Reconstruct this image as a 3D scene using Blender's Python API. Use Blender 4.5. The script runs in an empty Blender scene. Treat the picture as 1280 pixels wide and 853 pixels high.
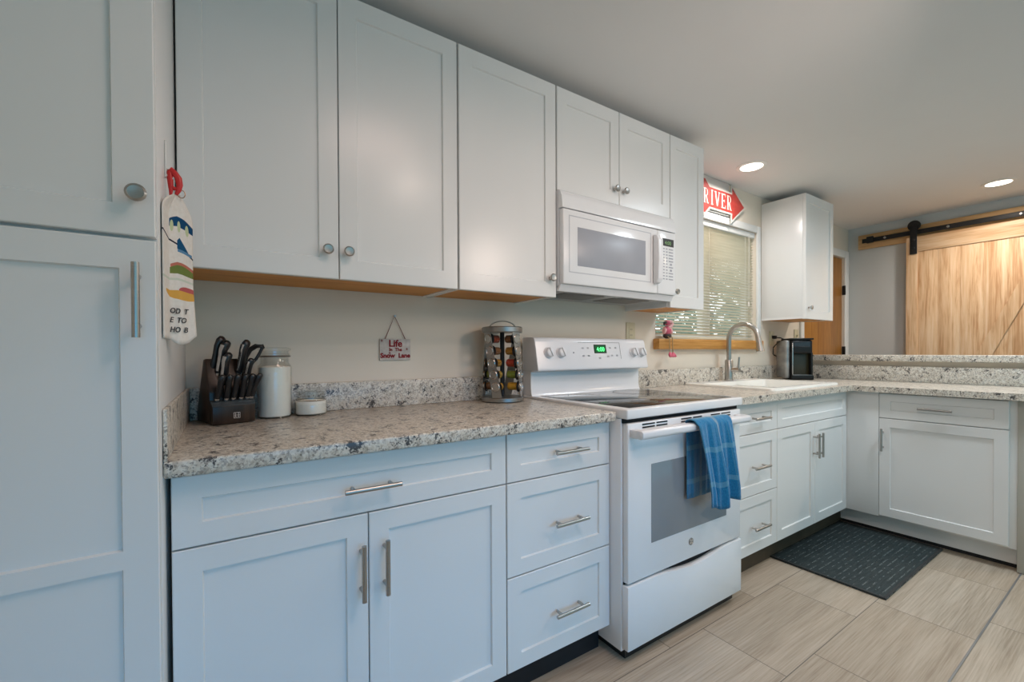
import bpy, bmesh, math, random
from mathutils import Vector, Matrix
random.seed(7)
PI = math.pi
SC = bpy.context.scene
COL = SC.collection

# ------------------------------------------------------------------ camera
F_PX, V0 = 543.287, 19.7136
yaw, pitch, roll = math.radians(58) - .0248, -.0105, -.0040
fw = Vector((math.cos(yaw) * math.cos(pitch), math.sin(yaw) * math.cos(pitch), math.sin(pitch)))
r0 = Vector((math.sin(yaw), -math.cos(yaw), 0)); u0 = r0.cross(fw)
rt = r0 * math.cos(roll) + u0 * math.sin(roll); up = u0 * math.cos(roll) - r0 * math.sin(roll)
cd = bpy.data.cameras.new('camera'); cam = bpy.data.objects.new('camera', cd); COL.objects.link(cam)
M = Matrix((rt, up, -fw)).transposed().to_4x4(); M.translation = Vector((-1.1856, -1.7551, 1.1312))
cam.matrix_world = M
cd.sensor_width = 36; cd.lens = F_PX / 1280 * 36; cd.shift_y = V0 / 1280
cd.clip_start = .02
SC.camera = cam

# ------------------------------------------------------------------ light and exposure
SC.view_settings.view_transform = 'Standard'; SC.view_settings.look = 'None'
SC.view_settings.exposure = 0.0; SC.view_settings.gamma = 1; SC.view_settings.use_curve_mapping = False
SC.cycles.use_denoising = True
SC.cycles.max_bounces = 10; SC.cycles.diffuse_bounces = 5; SC.cycles.sample_clamp_indirect = 6
w = bpy.data.worlds.new('daylight'); SC.world = w; w.use_nodes = True
wt = w.node_tree; bg = wt.nodes['Background']
tc = wt.nodes.new('ShaderNodeTexCoord'); sx = wt.nodes.new('ShaderNodeSeparateXYZ'); wr = wt.nodes.new('ShaderNodeValToRGB')
mr = wt.nodes.new('ShaderNodeMapRange'); mr.inputs[1].default_value = -1; mr.inputs[2].default_value = 1
wt.links.new(tc.outputs['Generated'], sx.inputs[0]); wt.links.new(sx.outputs[1], mr.inputs[0]); wt.links.new(mr.outputs[0], wr.inputs[0]); wt.links.new(wr.outputs[0], bg.inputs[0])
# open bright sky over the garden (+y), sky dimmed on the room's open side
wr.color_ramp.elements[0].position = .36; wr.color_ramp.elements[0].color = (.10, .115, .13, 1)
wr.color_ramp.elements[1].position = .50; wr.color_ramp.elements[1].color = (.86, .95, 1, 1)
bg.inputs[1].default_value = 2.6

def area(name, loc, rot, sx, sy, watts, col, spread=180):
    l = bpy.data.lights.new(name, 'AREA'); l.shape = 'RECTANGLE'; l.size = sx; l.size_y = sy; l.energy = watts; l.color = col; l.spread = math.radians(spread)
    o = bpy.data.objects.new(name, l); COL.objects.link(o); o.location = loc; o.rotation_euler = rot
    return o
# daylight filling in through the wide glazed opening of the room behind the camera
area('glazed_opening_daylight', (1.0, -3.9, 1.2), (PI / 2, 0, 0), 5.0, 2.0, 14.5, (.03, .76, 1.0))
# added blue fill aimed low, narrow spread keeps it off the upper cabinets
area('low_blue_fill', (-.7, -3.2, 1.05), (PI / 2 - math.radians(17), 0, 0), 2.2, .6, 2.2, (.0, .40, 1.0), 46)

# ------------------------------------------------------------------ helpers
class MB:
    def __init__(s): s.bm = bmesh.new()
    def face(s, vs): return s.bm.faces.new([s.bm.verts.new(v) for v in vs])
    def box(s, x0, x1, y0, y1, z0, z1, bev=0, seg=2):
        b = bmesh.new()
        bmesh.ops.create_cube(b, size=1)
        for v in b.verts:
            v.co = Vector(((x0 + x1) / 2 + v.co.x * (x1 - x0), (y0 + y1) / 2 + v.co.y * (y1 - y0), (z0 + z1) / 2 + v.co.z * (z1 - z0)))
        if bev: bmesh.ops.bevel(b, geom=b.edges[:], offset=bev, segments=seg, profile=.5, affect='EDGES')
        s.add(b); return s
    def add(s, b, mat=None):
        if mat is not None: bmesh.ops.transform(b, matrix=mat, verts=b.verts)
        me = bpy.data.meshes.new('t'); b.to_mesh(me); b.free(); s.bm.from_mesh(me); bpy.data.meshes.remove(me)
    def rbox(s, c, sx, sy, sz, mat, bev=0, seg=2):
        b = bmesh.new(); bmesh.ops.create_cube(b, size=1)
        for v in b.verts: v.co = Vector((c[0] + v.co.x * sx, c[1] + v.co.y * sy, c[2] + v.co.z * sz))
        if bev: bmesh.ops.bevel(b, geom=b.edges[:], offset=bev, segments=seg, profile=.5, affect='EDGES')
        s.add(b, mat); return s
    def prism(s, poly, ax, a0, a1, bev=0):
        """extrude a 2d polygon along axis ax; poly coords are the other two axes in xyz order"""
        def P(p, a):
            q = list(p); q.insert('xyz'.index(ax), a); return Vector(q)
        b = bmesh.new()
        v0 = [b.verts.new(P(p, a0)) for p in poly]; v1 = [b.verts.new(P(p, a1)) for p in poly]
        b.faces.new(v0); b.faces.new(v1[::-1])
        n = len(poly)
        for i in range(n): b.faces.new((v0[i], v1[i], v1[(i + 1) % n], v0[(i + 1) % n]))
        bmesh.ops.recalc_face_normals(b, faces=b.faces)
        if bev: bmesh.ops.bevel(b, geom=b.edges[:], offset=bev, segments=2, profile=.5, affect='EDGES')
        s.add(b); return s
    def lathe(s, prof, c=(0, 0, 0), n=32, axis=(0, 0, 1), cap=True):
        q = Vector((0, 0, 1)).rotation_difference(Vector(axis)).to_matrix()
        c = Vector(c); b = bmesh.new(); rings = []
        for r, z in prof:
            rings.append([b.verts.new(c + q @ Vector((r * math.cos(2 * PI * i / n), r * math.sin(2 * PI * i / n), z))) for i in range(n)])
        for a, d in zip(rings, rings[1:]):
            for i in range(n): b.faces.new((a[i], a[(i + 1) % n], d[(i + 1) % n], d[i]))
        if cap:
            b.faces.new(rings[0][::-1]); b.faces.new(rings[-1])
        bmesh.ops.recalc_face_normals(b, faces=b.faces)
        s.add(b); return s
    def tube(s, pts, r, n=12, flat=None):
        """swept tube; r scalar, list, or list of (a, b) half axes with flat = direction of a"""
        pts = [Vector(p) for p in pts]; b = bmesh.new(); rings = []
        m = len(pts); prev = None
        for i, p in enumerate(pts):
            t = (pts[min(i + 1, m - 1)] - pts[max(i - 1, 0)]).normalized()
            if flat is not None: a = Vector(flat)
            elif prev is not None: a = prev
            else: a = Vector((0, 0, 1)) if abs(t.z) < .9 else Vector((1, 0, 0))
            a = (a - t * a.dot(t)).normalized(); prev = a
            c = t.cross(a)
            rr = r[i] if isinstance(r, (list, tuple)) else r
            ra, rb = rr if isinstance(rr, (list, tuple)) else (rr, rr)
            rings.append([b.verts.new(p + a * ra * math.cos(2 * PI * k / n) + c * rb * math.sin(2 * PI * k / n)) for k in range(n)])
        for a, d in zip(rings, rings[1:]):
            for i in range(n): b.faces.new((a[i], a[(i + 1) % n], d[(i + 1) % n], d[i]))
        b.faces.new(rings[0][::-1]); b.faces.new(rings[-1])
        bmesh.ops.recalc_face_normals(b, faces=b.faces)
        s.add(b); return s
    def ball(s, c, rx, ry, rz, mat=None, n=16):
        b = bmesh.new(); bmesh.ops.create_uvsphere(b, u_segments=n, v_segments=n // 2 + 2, radius=1)
        for v in b.verts: v.co = Vector((v.co.x * rx, v.co.y * ry, v.co.z * rz))
        if mat is not None: bmesh.ops.transform(b, matrix=mat, verts=b.verts)
        bmesh.ops.translate(b, vec=Vector(c), verts=b.verts)
        s.add(b); return s

WL = {}
def mesh_obj(name, mb, mat, shift, smooth=35):
    me = bpy.data.meshes.new(name)
    if shift is not None: bmesh.ops.translate(mb.bm, vec=-Vector(shift), verts=mb.bm.verts)
    mb.bm.to_mesh(me); mb.bm.free()
    me.materials.append(mat)
    if smooth:
        me.shade_smooth(); me.set_sharp_from_angle(angle=math.radians(smooth))
    o = bpy.data.objects.new(name, me); COL.objects.link(o); return o
def tag(o, label, cat, group=None):
    o['label'] = label; o['category'] = cat
    if group: o['group'] = group
    return o
def thing(name, label, cat, loc, group=None):
    o = bpy.data.objects.new(name, None); COL.objects.link(o); o.empty_display_size = .05
    o.location = loc; WL[o] = Vector(loc)
    return tag(o, label, cat, group)
def part(name, mb, mat, parent, smooth=35, label=None):
    o = mesh_obj(name, mb, mat, WL[parent], smooth); o.parent = parent; WL[o] = WL[parent]
    if label: o['label'] = label
    return o
def single(name, mb, mat, label, cat, group=None, smooth=35):
    vs = [v.co for v in mb.bm.verts]
    lo = [min(v[i] for v in vs) for i in range(3)]; hi = [max(v[i] for v in vs) for i in range(3)]
    c = Vector(((lo[0] + hi[0]) / 2, (lo[1] + hi[1]) / 2, lo[2]))
    o = mesh_obj(name, mb, mat, c, smooth); o.location = c; WL[o] = c
    return tag(o, label, cat, group)
def struct(name, mb, mat, parent=None, smooth=35):
    if parent: return part(name, mb, mat, parent, smooth)
    o = mesh_obj(name, mb, mat, None, smooth); o['kind'] = 'structure'; WL[o] = Vector((0, 0, 0)); return o
def text_mb(txt, size, origin, xdir, ydir, depth=.001, bold=0.0, sx=1.0, align='LEFT', shear=0):
    cu = bpy.data.curves.new('t', 'FONT'); cu.body = txt; cu.size = size; cu.extrude = depth; cu.offset = bold; cu.align_x = align; cu.shear = shear
    cu.resolution_u = 3
    o = bpy.data.objects.new('t', cu); COL.objects.link(o)
    dg = bpy.context.evaluated_depsgraph_get(); me = bpy.data.meshes.new_from_object(o.evaluated_get(dg))
    bpy.data.objects.remove(o); bpy.data.curves.remove(cu)
    X = Vector(xdir).normalized(); Y = Vector(ydir).normalized(); Z = X.cross(Y)
    m = Matrix((X * sx, Y, Z)).transposed().to_4x4(); m.translation = Vector(origin)
    me.transform(m)
    mb = MB(); mb.bm.from_mesh(me); bpy.data.meshes.remove(me); return mb

# ------------------------------------------------------------------ materials
class NT:
    def __init__(s, name, rough=.5, metal=0, spec=.5, col=(.8, .8, .8)):
        s.m = bpy.data.materials.new(name); s.m.use_nodes = True; s.t = s.m.node_tree; s.n = s.t.nodes
        s.b = s.n['Principled BSDF']
        s.b.inputs['Base Color'].default_value = (*col, 1); s.b.inputs['Roughness'].default_value = rough
        s.b.inputs['Metallic'].default_value = metal; s.b.inputs['Specular IOR Level'].default_value = spec
    def new(s, t, **kw):
        n = s.n.new(t)
        for k, v in kw.items():
            if k in n.inputs: n.inputs[k].default_value = v
            else: setattr(n, k, v)
        return n
    def link(s, a, b): s.t.links.new(a, b)
    def coord(s, scale=(1, 1, 1), kind='Object', rot=(0, 0, 0)):
        c = s.new('ShaderNodeTexCoord'); mp = s.new('ShaderNodeMapping'); mp.inputs['Scale'].default_value = scale; mp.inputs['Rotation'].default_value = rot
        s.link(c.outputs[kind], mp.inputs[0]); return mp.outputs[0]
    def noise(s, vec, scale, detail=3, rough=.5, dist=0):
        n = s.new('ShaderNodeTexNoise'); n.inputs['Scale'].default_value = scale; n.inputs['Detail'].default_value = detail
        n.inputs['Roughness'].default_value = rough; n.inputs['Distortion'].default_value = dist
        if vec is not None: s.link(vec, n.inputs['Vector'])
        return n
    def ramp(s, fac, stops, interp='LINEAR'):
        r = s.new('ShaderNodeValToRGB'); r.color_ramp.interpolation = interp
        e = r.color_ramp.elements
        while len(e) < len(stops): e.new(.5)
        for k, (p, c) in zip(e, stops): k.position = p; k.color = (*c, 1)
        s.link(fac, r.inputs[0]); return r.outputs[0]
    def mix(s, fac, a, b, mode='MIX'):
        m = s.new('ShaderNodeMix'); m.data_type = 'RGBA'; m.blend_type = mode
        for sock, v in ((m.inputs[0], fac), (m.inputs[6], a), (m.inputs[7], b)):
            if hasattr(v, 'is_output'): s.link(v, sock)
            else: sock.default_value = v if isinstance(v, (int, float)) else (*v, 1)
        return m.outputs[2]
    def math(s, op, a, b=None, c=None):
        m = s.new('ShaderNodeMath'); m.operation = op
        for i, v in enumerate((a, b, c)):
            if v is None: continue
            if hasattr(v, 'is_output'): s.link(v, m.inputs[i])
            else: m.inputs[i].default_value = v
        return m.outputs[0]
    def base(s, col): s.link(col, s.b.inputs['Base Color']); return s
    def bump(s, h, strength=.3, dist=.002):
        b = s.new('ShaderNodeBump'); b.inputs['Strength'].default_value = strength; b.inputs['Distance'].default_value = dist
        s.link(h, b.inputs['Height']); s.link(b.outputs[0], s.b.inputs['Normal']); return s

def plain(name, col, rough=.5, metal=0, spec=.5, var=.04, scale=9):
    t = NT(name, rough, metal, spec, col)
    n = t.noise(t.coord(), scale, 2)
    lo = tuple(c * (1 - var) for c in col); hi = tuple(min(1, c * (1 + var)) for c in col)
    t.base(t.ramp(n.outputs[0], [(.3, lo), (.7, hi)]))
    return t.m

def painted(name, col, rough, orange=.04, scale=420):
    t = NT(name, rough, 0, .45, col)
    n = t.noise(t.coord(), 3, 2)
    t.base(t.ramp(n.outputs[0], [(.3, tuple(c * .985 for c in col)), (.7, col)]))
    t.bump(t.noise(t.coord(), scale, 2).outputs[0], orange, .0006)
    return t.m

M_CAB = painted('white cabinet paint', (.80, .795, .785), .25, .02)
M_WALL = painted('greige wall paint', (.78, .69, .58), .65, .12, 160)
M_CEIL = painted('ceiling paint', (.75, .75, .75), .8, .2, 120)
M_TRIM = painted('white trim paint', (.80, .79, .77), .4)
M_ENAMEL = plain('white appliance enamel', (.82, .825, .84), .14, 0, .5, .01)
M_ENAMEL2 = plain('white appliance plastic', (.80, .805, .83), .25, 0, .5, .01)
M_BLACK = plain('black plastic', (.012, .012, .013), .28, 0, .5, .2)
M_BLACKM = plain('black powder coated steel', (.010, .010, .011), .5, 0, .4, .2)
M_VOID = plain('dark gap', (.012, .012, .014), .7, 0, .2, .1)
M_GREYKEY = plain('grey print', (.25, .26, .29), .5)
M_GLASSPANEL = plain('grey oven glass', (.26, .285, .31), .10, 0, .6, .03)
M_MWGLASS = plain('grey screened microwave glass', (.34, .355, .40), .34, 0, .5, .03)
M_ALMOND = plain('almond plastic', (.64, .57, .40), .35)
M_WHITEC = plain('white porcelain', (.86, .845, .80), .16, 0, .5, .01)
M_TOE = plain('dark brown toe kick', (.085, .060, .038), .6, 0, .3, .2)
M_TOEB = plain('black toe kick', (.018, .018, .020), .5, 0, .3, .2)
M_BLACKC = plain('satin black plastic', (.010, .010, .010), .38, 0, .28, .2)
M_RED = plain('red enamel', (.62, .02, .02), .32, 0, .5, .05)
M_PINK = plain('pink resin', (.62, .10, .17), .45)
M_PINKL = plain('pale pink resin', (.78, .42, .42), .45)
M_DARKRES = plain('dark resin', (.04, .022, .018), .5)
M_CORD = plain('tan twine', (.45, .30, .14), .8)

def metal(name, col, rough, stretch=(1, 1, 60)):
    t = NT(name, rough, 1, .5, col)
    n = t.noise(t.coord(stretch), 30, 2)
    t.base(t.ramp(n.outputs[0], [(.3, tuple(c * .9 for c in col)), (.7, col)]))
    r = t.math('MULTIPLY_ADD', n.outputs[0], .12, rough - .06); t.link(r, t.b.inputs['Roughness'])
    return t.m
M_NICKEL = metal('brushed nickel', (.47, .45, .425), .30)
M_STEEL = metal('polished steel', (.66, .65, .64), .20)
M_RACK = metal('brushed rack steel', (.36, .35, .335), .36)
M_BOLT = metal('grey steel', (.40, .40, .40), .4)

def granite(name, wash=(.62, .54, .45)):
    t = NT(name, .28, 0, .45)
    co = t.coord()
    wob = t.noise(co, 70, 3, .6)
    off = t.new('ShaderNodeVectorMath'); off.operation = 'MULTIPLY_ADD'
    t.link(wob.outputs['Color'], off.inputs[0]); off.inputs[1].default_value = (.012, .012, .012); t.link(co, off.inputs[2])
    v = t.new('ShaderNodeTexVoronoi'); v.inputs['Scale'].default_value = 230; t.link(off.outputs[0], v.inputs['Vector'])
    sep = t.new('ShaderNodeSeparateColor'); t.link(v.outputs['Color'], sep.inputs[0])
    big = t.noise(co, 26, 4, .65)
    mid = t.noise(co, 60, 3, .6)
    basec = t.ramp(mid.outputs[0], [(.30, (.36, .315, .25)), (.45, wash), (.60, (.74, .70, .63)), (.75, (.80, .775, .72))])
    # pebble cells: mostly base, some grey, some cream, some near black
    cell = t.ramp(sep.outputs[0], [(0, (.05, .045, .045)), (.13, (.20, .18, .165)), (.26, (.42, .37, .31)), (.40, (.66, .60, .51)), (.7, (.78, .74, .66))], 'CONSTANT')
    col = t.mix(.46, basec, cell)
    # dark clusters
    clus = t.math('ADD', t.math('MULTIPLY', big.outputs[0], .75), t.math('MULTIPLY', t.noise(co, 130, 3, .7).outputs[0], .5))
    mask = t.ramp(clus, [(.69, (0, 0, 0)), (.73, (1, 1, 1))])
    col = t.mix(mask, col, (.075, .068, .066))
    t.base(col)
    t.bump(mid.outputs[0], .04, .001)
    return t.m
M_GRAN = granite('speckled granite laminate')

def tile():
    t = NT('wood look floor tile', .33, 0, .45)
    g = t.new('ShaderNodeNewGeometry'); sp = t.new('ShaderNodeSeparateXYZ'); t.link(g.outputs['Position'], sp.inputs[0])
    x, y = sp.outputs[0], sp.outputs[1]
    H, L = .3165, .61
    ry = t.math('DIVIDE', t.math('SUBTRACT', -.079, y), H)
    row = t.math('FLOOR', ry); fy = t.math('FRACT', ry)
    xx = t.math('SUBTRACT', t.math('SUBTRACT', x, .013), t.math('MULTIPLY', row, .209))
    rx = t.math('DIVIDE', xx, L); colm = t.math('FLOOR', rx); fx = t.math('FRACT', rx)
    ex = t.math('MULTIPLY', t.math('MINIMUM', fx, t.math('SUBTRACT', 1, fx)), L)
    ey = t.math('MULTIPLY', t.math('MINIMUM', fy, t.math('SUBTRACT', 1, fy)), H)
    e = t.math('MINIMUM', ex, ey)
    joint = t.math('LESS_THAN', e, .0016)
    idn = t.math('FRACT', t.math('MULTIPLY', t.math('SINE', t.math('ADD', t.math('MULTIPLY', row, 12.99), t.math('MULTIPLY', colm, 78.2))), 437.5))
    cv = t.new('ShaderNodeCombineXYZ')
    t.link(t.math('MULTIPLY', x, 5.0), cv.inputs[0]); t.link(t.math('MULTIPLY', y, 190), cv.inputs[1]); t.link(t.math('MULTIPLY', idn, 30), cv.inputs[2])
    fine = t.noise(cv.outputs[0], 1, 4, .6)
    cv2 = t.new('ShaderNodeCombineXYZ')
    t.link(t.math('MULTIPLY', x, 1.6), cv2.inputs[0]); t.link(t.math('MULTIPLY', y, 22), cv2.inputs[1]); t.link(t.math('MULTIPLY', idn, 30), cv2.inputs[2])
    broad = t.noise(cv2.outputs[0], 1, 3, .5)
    f = t.math('ADD', t.math('MULTIPLY', fine.outputs[0], .6), t.math('MULTIPLY', broad.outputs[0], .4))
    c = t.ramp(f, [(.33, (.31, .24, .175)), (.5, (.46, .38, .295)), (.66, (.57, .485, .395))])
    hv = t.mix(t.math('MULTIPLY', idn, .22), c, (.30, .225, .155))
    t.base(t.mix(joint, hv, (.15, .125, .10)))
    h = t.math('SUBTRACT', t.math('MULTIPLY', fine.outputs[0], .3), joint)
    t.bump(h, .25, .0015)
    return t.m
M_TILE = tile()

def wood(name, c0, c1, c2, axis='z', rough=.5, scale=1, ring=0.0):
    """grain running along axis; colours dark to light"""
    t = NT(name, rough, 0, .35)
    s = {'x': (1.4, 26, 26), 'y': (26, 1.4, 26), 'z': (26, 26, 1.4)}[axis]
    co = t.coord(tuple(k * scale for k in s))
    a = t.noise(co, 1, 4, .62, 1.1)
    b = t.noise(t.coord(tuple(k * scale * 4.2 for k in s)), 1, 2, .6)
    f = t.math('ADD', t.math('MULTIPLY', a.outputs[0], .75), t.math('MULTIPLY', b.outputs[0], .25))
    t.base(t.ramp(f, [(.36, c0), (.5, c1), (.64, c2)]))
    t.bump(b.outputs[0], .06, .001)
    return t.m
PINE = ((.47, .26, .125), (.67, .455, .27), (.76, .57, .39))
M_PINEZ = wood('natural pine boards', *PINE, 'z', .5, 1)
M_PINEY = wood('natural pine rail', *PINE, 'y', .5, .8)
M_PINEB = wood('pine backing board', (.50, .30, .13), (.62, .39, .19), (.70, .47, .25), 'y', .55, .7)
M_DOORW = wood('varnished oak door', (.27, .10, .017), (.37, .155, .028), (.46, .21, .045), 'z', .35, 1.3)
M_SILL = wood('varnished pine sill', (.42, .18, .035), (.56, .27, .07), (.66, .36, .12), 'x', .35, .9)
M_UNDER = wood('orange cabinet underside', (.50, .20, .03), (.62, .27, .05), (.70, .34, .08), 'x', .5, .6)
M_BLOCK = wood('dark stained knife block', (.020, .011, .007), (.034, .018, .011), (.055, .030, .018), 'z', .3, 1)

def emit(name, col, strength):
    t = NT(name, .4); t.b.inputs['Emission Color'].default_value = (*col, 1); t.b.inputs['Emission Strength'].default_value = strength
    t.b.inputs['Base Color'].default_value = (*[c * .3 for c in col], 1); return t.m
M_LENS = emit('lit lamp lens', (1, .92, .80), 4.5)
M_GREEN = emit('green display digits', (.10, 1, .25), 2.5)
M_GREENBG = emit('green display glow', (.0, .10, .02), .6)

def thin_glass():
    t = NT('clear jar glass', .03, 0, .5)
    tr = t.new('ShaderNodeBsdfTransparent'); tr.inputs[0].default_value = (.965, .975, .97, 1)
    gl = t.new('ShaderNodeBsdfGlossy'); gl.inputs['Roughness'].default_value = .05
    lw = t.new('ShaderNodeLayerWeight'); lw.inputs[0].default_value = .22
    f = t.math('ADD', t.math('MULTIPLY', t.math('POWER', lw.outputs['Facing'], 1.6), .55), .04)
    mx = t.new('ShaderNodeMixShader'); t.link(f, mx.inputs[0]); t.link(tr.outputs[0], mx.inputs[1]); t.link(gl.outputs[0], mx.inputs[2])
    t.link(mx.outputs[0], t.n['Material Output'].inputs[0]); return t.m
M_GLASS = thin_glass()
def pane():
    t = NT('window pane', .02, 0, .5)
    tr = t.new('ShaderNodeBsdfTransparent'); gl = t.new('ShaderNodeBsdfGlossy'); gl.inputs['Roughness'].default_value = .02
    fr = t.new('ShaderNodeLayerWeight'); fr.inputs[0].default_value = .15
    mx = t.new('ShaderNodeMixShader'); t.link(t.math('MULTIPLY', fr.outputs['Fresnel'], .5), mx.inputs[0]); t.link(tr.outputs[0], mx.inputs[1]); t.link(gl.outputs[0], mx.inputs[2])
    t.link(mx.outputs[0], t.n['Material Output'].inputs[0]); return t.m
M_PANE = pane()
M_COOK = None
def cooktop():
    t = NT('black ceramic cooktop glass', .09, 0, .9)
    n = t.noise(t.coord(), 900, 1)
    t.base(t.ramp(n.outputs[0], [(.45, (.020, .020, .021)), (.62, (.10, .10, .10))])); return t.m
M_COOK = cooktop()

def slatmat():
    t = NT('cream vinyl slat', .45, 0, .4)
    n = t.noise(t.coord((3, 40, 40)), 2, 2)
    c = t.ramp(n.outputs[0], [(.3, (.66, .60, .47)), (.7, (.74, .68, .55))]); t.base(c)
    t.b.inputs['Subsurface Weight'].default_value = 0
    tl = t.new('ShaderNodeBsdfTranslucent'); t.link(c, tl.inputs[0])
    mx = t.new('ShaderNodeMixShader'); mx.inputs[0].default_value = .22
    t.link(t.b.outputs[0], mx.inputs[1]); t.link(tl.outputs[0], mx.inputs[2]); t.link(mx.outputs[0], t.n['Material Output'].inputs[0])
    return t.m
M_SLAT = slatmat()

def leafmat():
    t = NT('garden leaves', .5, 0, .4)
    n = t.noise(t.coord(), 5, 3)
    c = t.ramp(n.outputs[0], [(.3, (.10, .25, .21)), (.55, (.20, .42, .36)), (.75, (.36, .60, .52))]); t.base(c)
    tl = t.new('ShaderNodeBsdfTranslucent'); t.link(c, tl.inputs[0])
    mx = t.new('ShaderNodeMixShader'); mx.inputs[0].default_value = .65
    t.link(t.b.outputs[0], mx.inputs[1]); t.link(tl.outputs[0], mx.inputs[2]); t.link(mx.outputs[0], t.n['Material Output'].inputs[0])
    return t.m
M_LEAF = leafmat()

def towelmat():
    t = NT('blue terry towel', .95, 0, .1)
    uv = t.new('ShaderNodeUVMap'); sp = t.new('ShaderNodeSeparateXYZ'); t.link(uv.outputs[0], sp.inputs[0])
    U, V = sp.outputs[0], sp.outputs[1]
    co = t.coord()
    n = t.noise(co, 260, 2, .7)
    fine = t.ramp(n.outputs[0], [(.3, (.004, .13, .31)), (.7, (.018, .25, .50))])
    # woven lighter cross bands and fine lengthwise stripes
    band = t.math('LESS_THAN', t.math('ABSOLUTE', t.math('SUBTRACT', t.math('FRACT', t.math('MULTIPLY', V, 1 / .134)), .5)), .075)
    stripe = t.math('LESS_THAN', t.math('FRACT', t.math('MULTIPLY', U, 9)), .16)
    mid = t.math('LESS_THAN', t.math('ABSOLUTE', t.math('SUBTRACT', U, .52)), .035)
    c = t.mix(t.math('MULTIPLY', stripe, .35), fine, (.10, .28, .42))
    c = t.mix(t.math('MULTIPLY', band, .55), c, (.14, .36, .50))
    c = t.mix(t.math('MULTIPLY', mid, .55), c, (.33, .42, .46))
    t.base(c); t.bump(n.outputs[0], .7, .003)
    t.b.inputs['Sheen Weight'].default_value = .35
    return t.m
M_TOWEL = towelmat()
M_CLOTH = plain('off white cotton', (.80, .76, .70), .9, 0, .1, .03, 60)

def matmat():
    t = NT('black rubber mat', .55, 0, .4)
    g = t.new('ShaderNodeNewGeometry'); sp = t.new('ShaderNodeSeparateXYZ'); t.link(g.outputs['Position'], sp.inputs[0])
    x, y = sp.outputs[0], sp.outputs[1]
    fy = t.math('FRACT', t.math('DIVIDE', y, .026)); fx = t.math('FRACT', t.math('DIVIDE', x, .0125))
    ridge = t.math('LESS_THAN', t.math('ABSOLUTE', t.math('SUBTRACT', fy, .5)), .10)
    dash = t.math('LESS_THAN', t.math('ABSOLUTE', t.math('SUBTRACT', fx, .5)), .27)
    pat = t.noise(t.coord((16, 26, 1)), 1, 3, .75)
    m = t.math('MULTIPLY', t.math('MULTIPLY', ridge, dash), t.math('GREATER_THAN', pat.outputs[0], .515))
    grain = t.noise(t.coord((14, 120, 1)), 1, 3, .7)
    c = t.ramp(grain.outputs[0], [(.3, (.010, .018, .020)), (.7, (.034, .050, .052))])
    t.base(t.mix(t.math('MULTIPLY', m, .6), c, (.30, .34, .34)))
    t.bump(t.math('ADD', ridge, t.math('MULTIPLY', grain.outputs[0], .6)), .5, .002)
    return t.m
M_MAT = matmat()

# ------------------------------------------------------------------ room shell
ZC = 2.322; XR = 3.945; XL = -1.93; YB = -4.3
struct('floor', MB().box(XL - .1, XR + .1, YB, .12, -.1, 0), M_TILE, smooth=0)
struct('ceiling', MB().box(XL - .1, XR + .1, YB, .12, ZC, ZC + .1), M_CEIL, smooth=0)
WX0, WX1, WZ0, WZ1 = 1.035, 2.215, 1.213, 2.035      # window opening
DX0, DX1, DZ1 = 2.985, 3.835, 2.03                   # door opening
wb = MB()
wb.box(XL - .1, WX0, 0, .12, 0, ZC); wb.box(WX0, WX1, 0, .12, 0, WZ0); wb.box(WX0, WX1, 0, .12, WZ1, ZC)
wb.box(WX1, DX0, 0, .12, 0, ZC); wb.box(DX0, DX1, 0, .12, DZ1, ZC); wb.box(DX1, XR + .1, 0, .12, 0, ZC)
struct('wall_back', wb, M_WALL, smooth=0)
struct('wall_right', MB().box(XR, XR + .1, YB, 0, 0, ZC), painted('cool grey wall paint', (.56, .585, .59), .65, .12, 160), smooth=0)
struct('wall_left', MB().box(XL - .1, XL, YB, 0, 0, ZC), M_WALL, smooth=0)
# half wall behind the peninsula
struct('wall_peninsula', MB().box(2.80, 2.92, -1.36, -.001, 0, 1.054), M_WALL, smooth=0)
struct('ground_outside', MB().box(XL, 9, .121, 4, -.1, 0), plain('garden ground', (.10, .12, .06), .9, 0, .1, .3, 4), smooth=0)
# casing and frame of the window
win = MB()
win.box(WX1, WX1 + .05, -.014, 0, WZ0, WZ1 + .05, .003); pass
win.box(WX0, WX1, -.014, 0, WZ1, WZ1 + .05, .003)
wo = struct('window_1', win, M_TRIM)
fr = MB()
fr.box(WX0, WX0 + .035, .06, .10, WZ0, WZ1, .002); fr.box(WX1 - .035, WX1, .06, .10, WZ0, WZ1, .002)
fr.box(WX0 + .035, WX1 - .035, .06, .10, WZ0, WZ0 + .035, .002); fr.box(WX0 + .035, WX1 - .035, .06, .10, WZ1 - .035, WZ1, .002)
fr.box(1.62, 1.70, .055, .105, WZ0 + .035, WZ1 - .035, .002)
struct('window_frame', fr, M_TRIM, wo)
struct('window_pane', MB().box(WX0 + .03, WX1 - .03, .078, .082, WZ0 + .03, WZ1 - .03), M_PANE, wo)
struct('window_sill', MB().box(WX0 - .025, WX1 + .025, -.048, -.0005, 1.146, 1.211, .006), M_SILL, wo)
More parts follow.
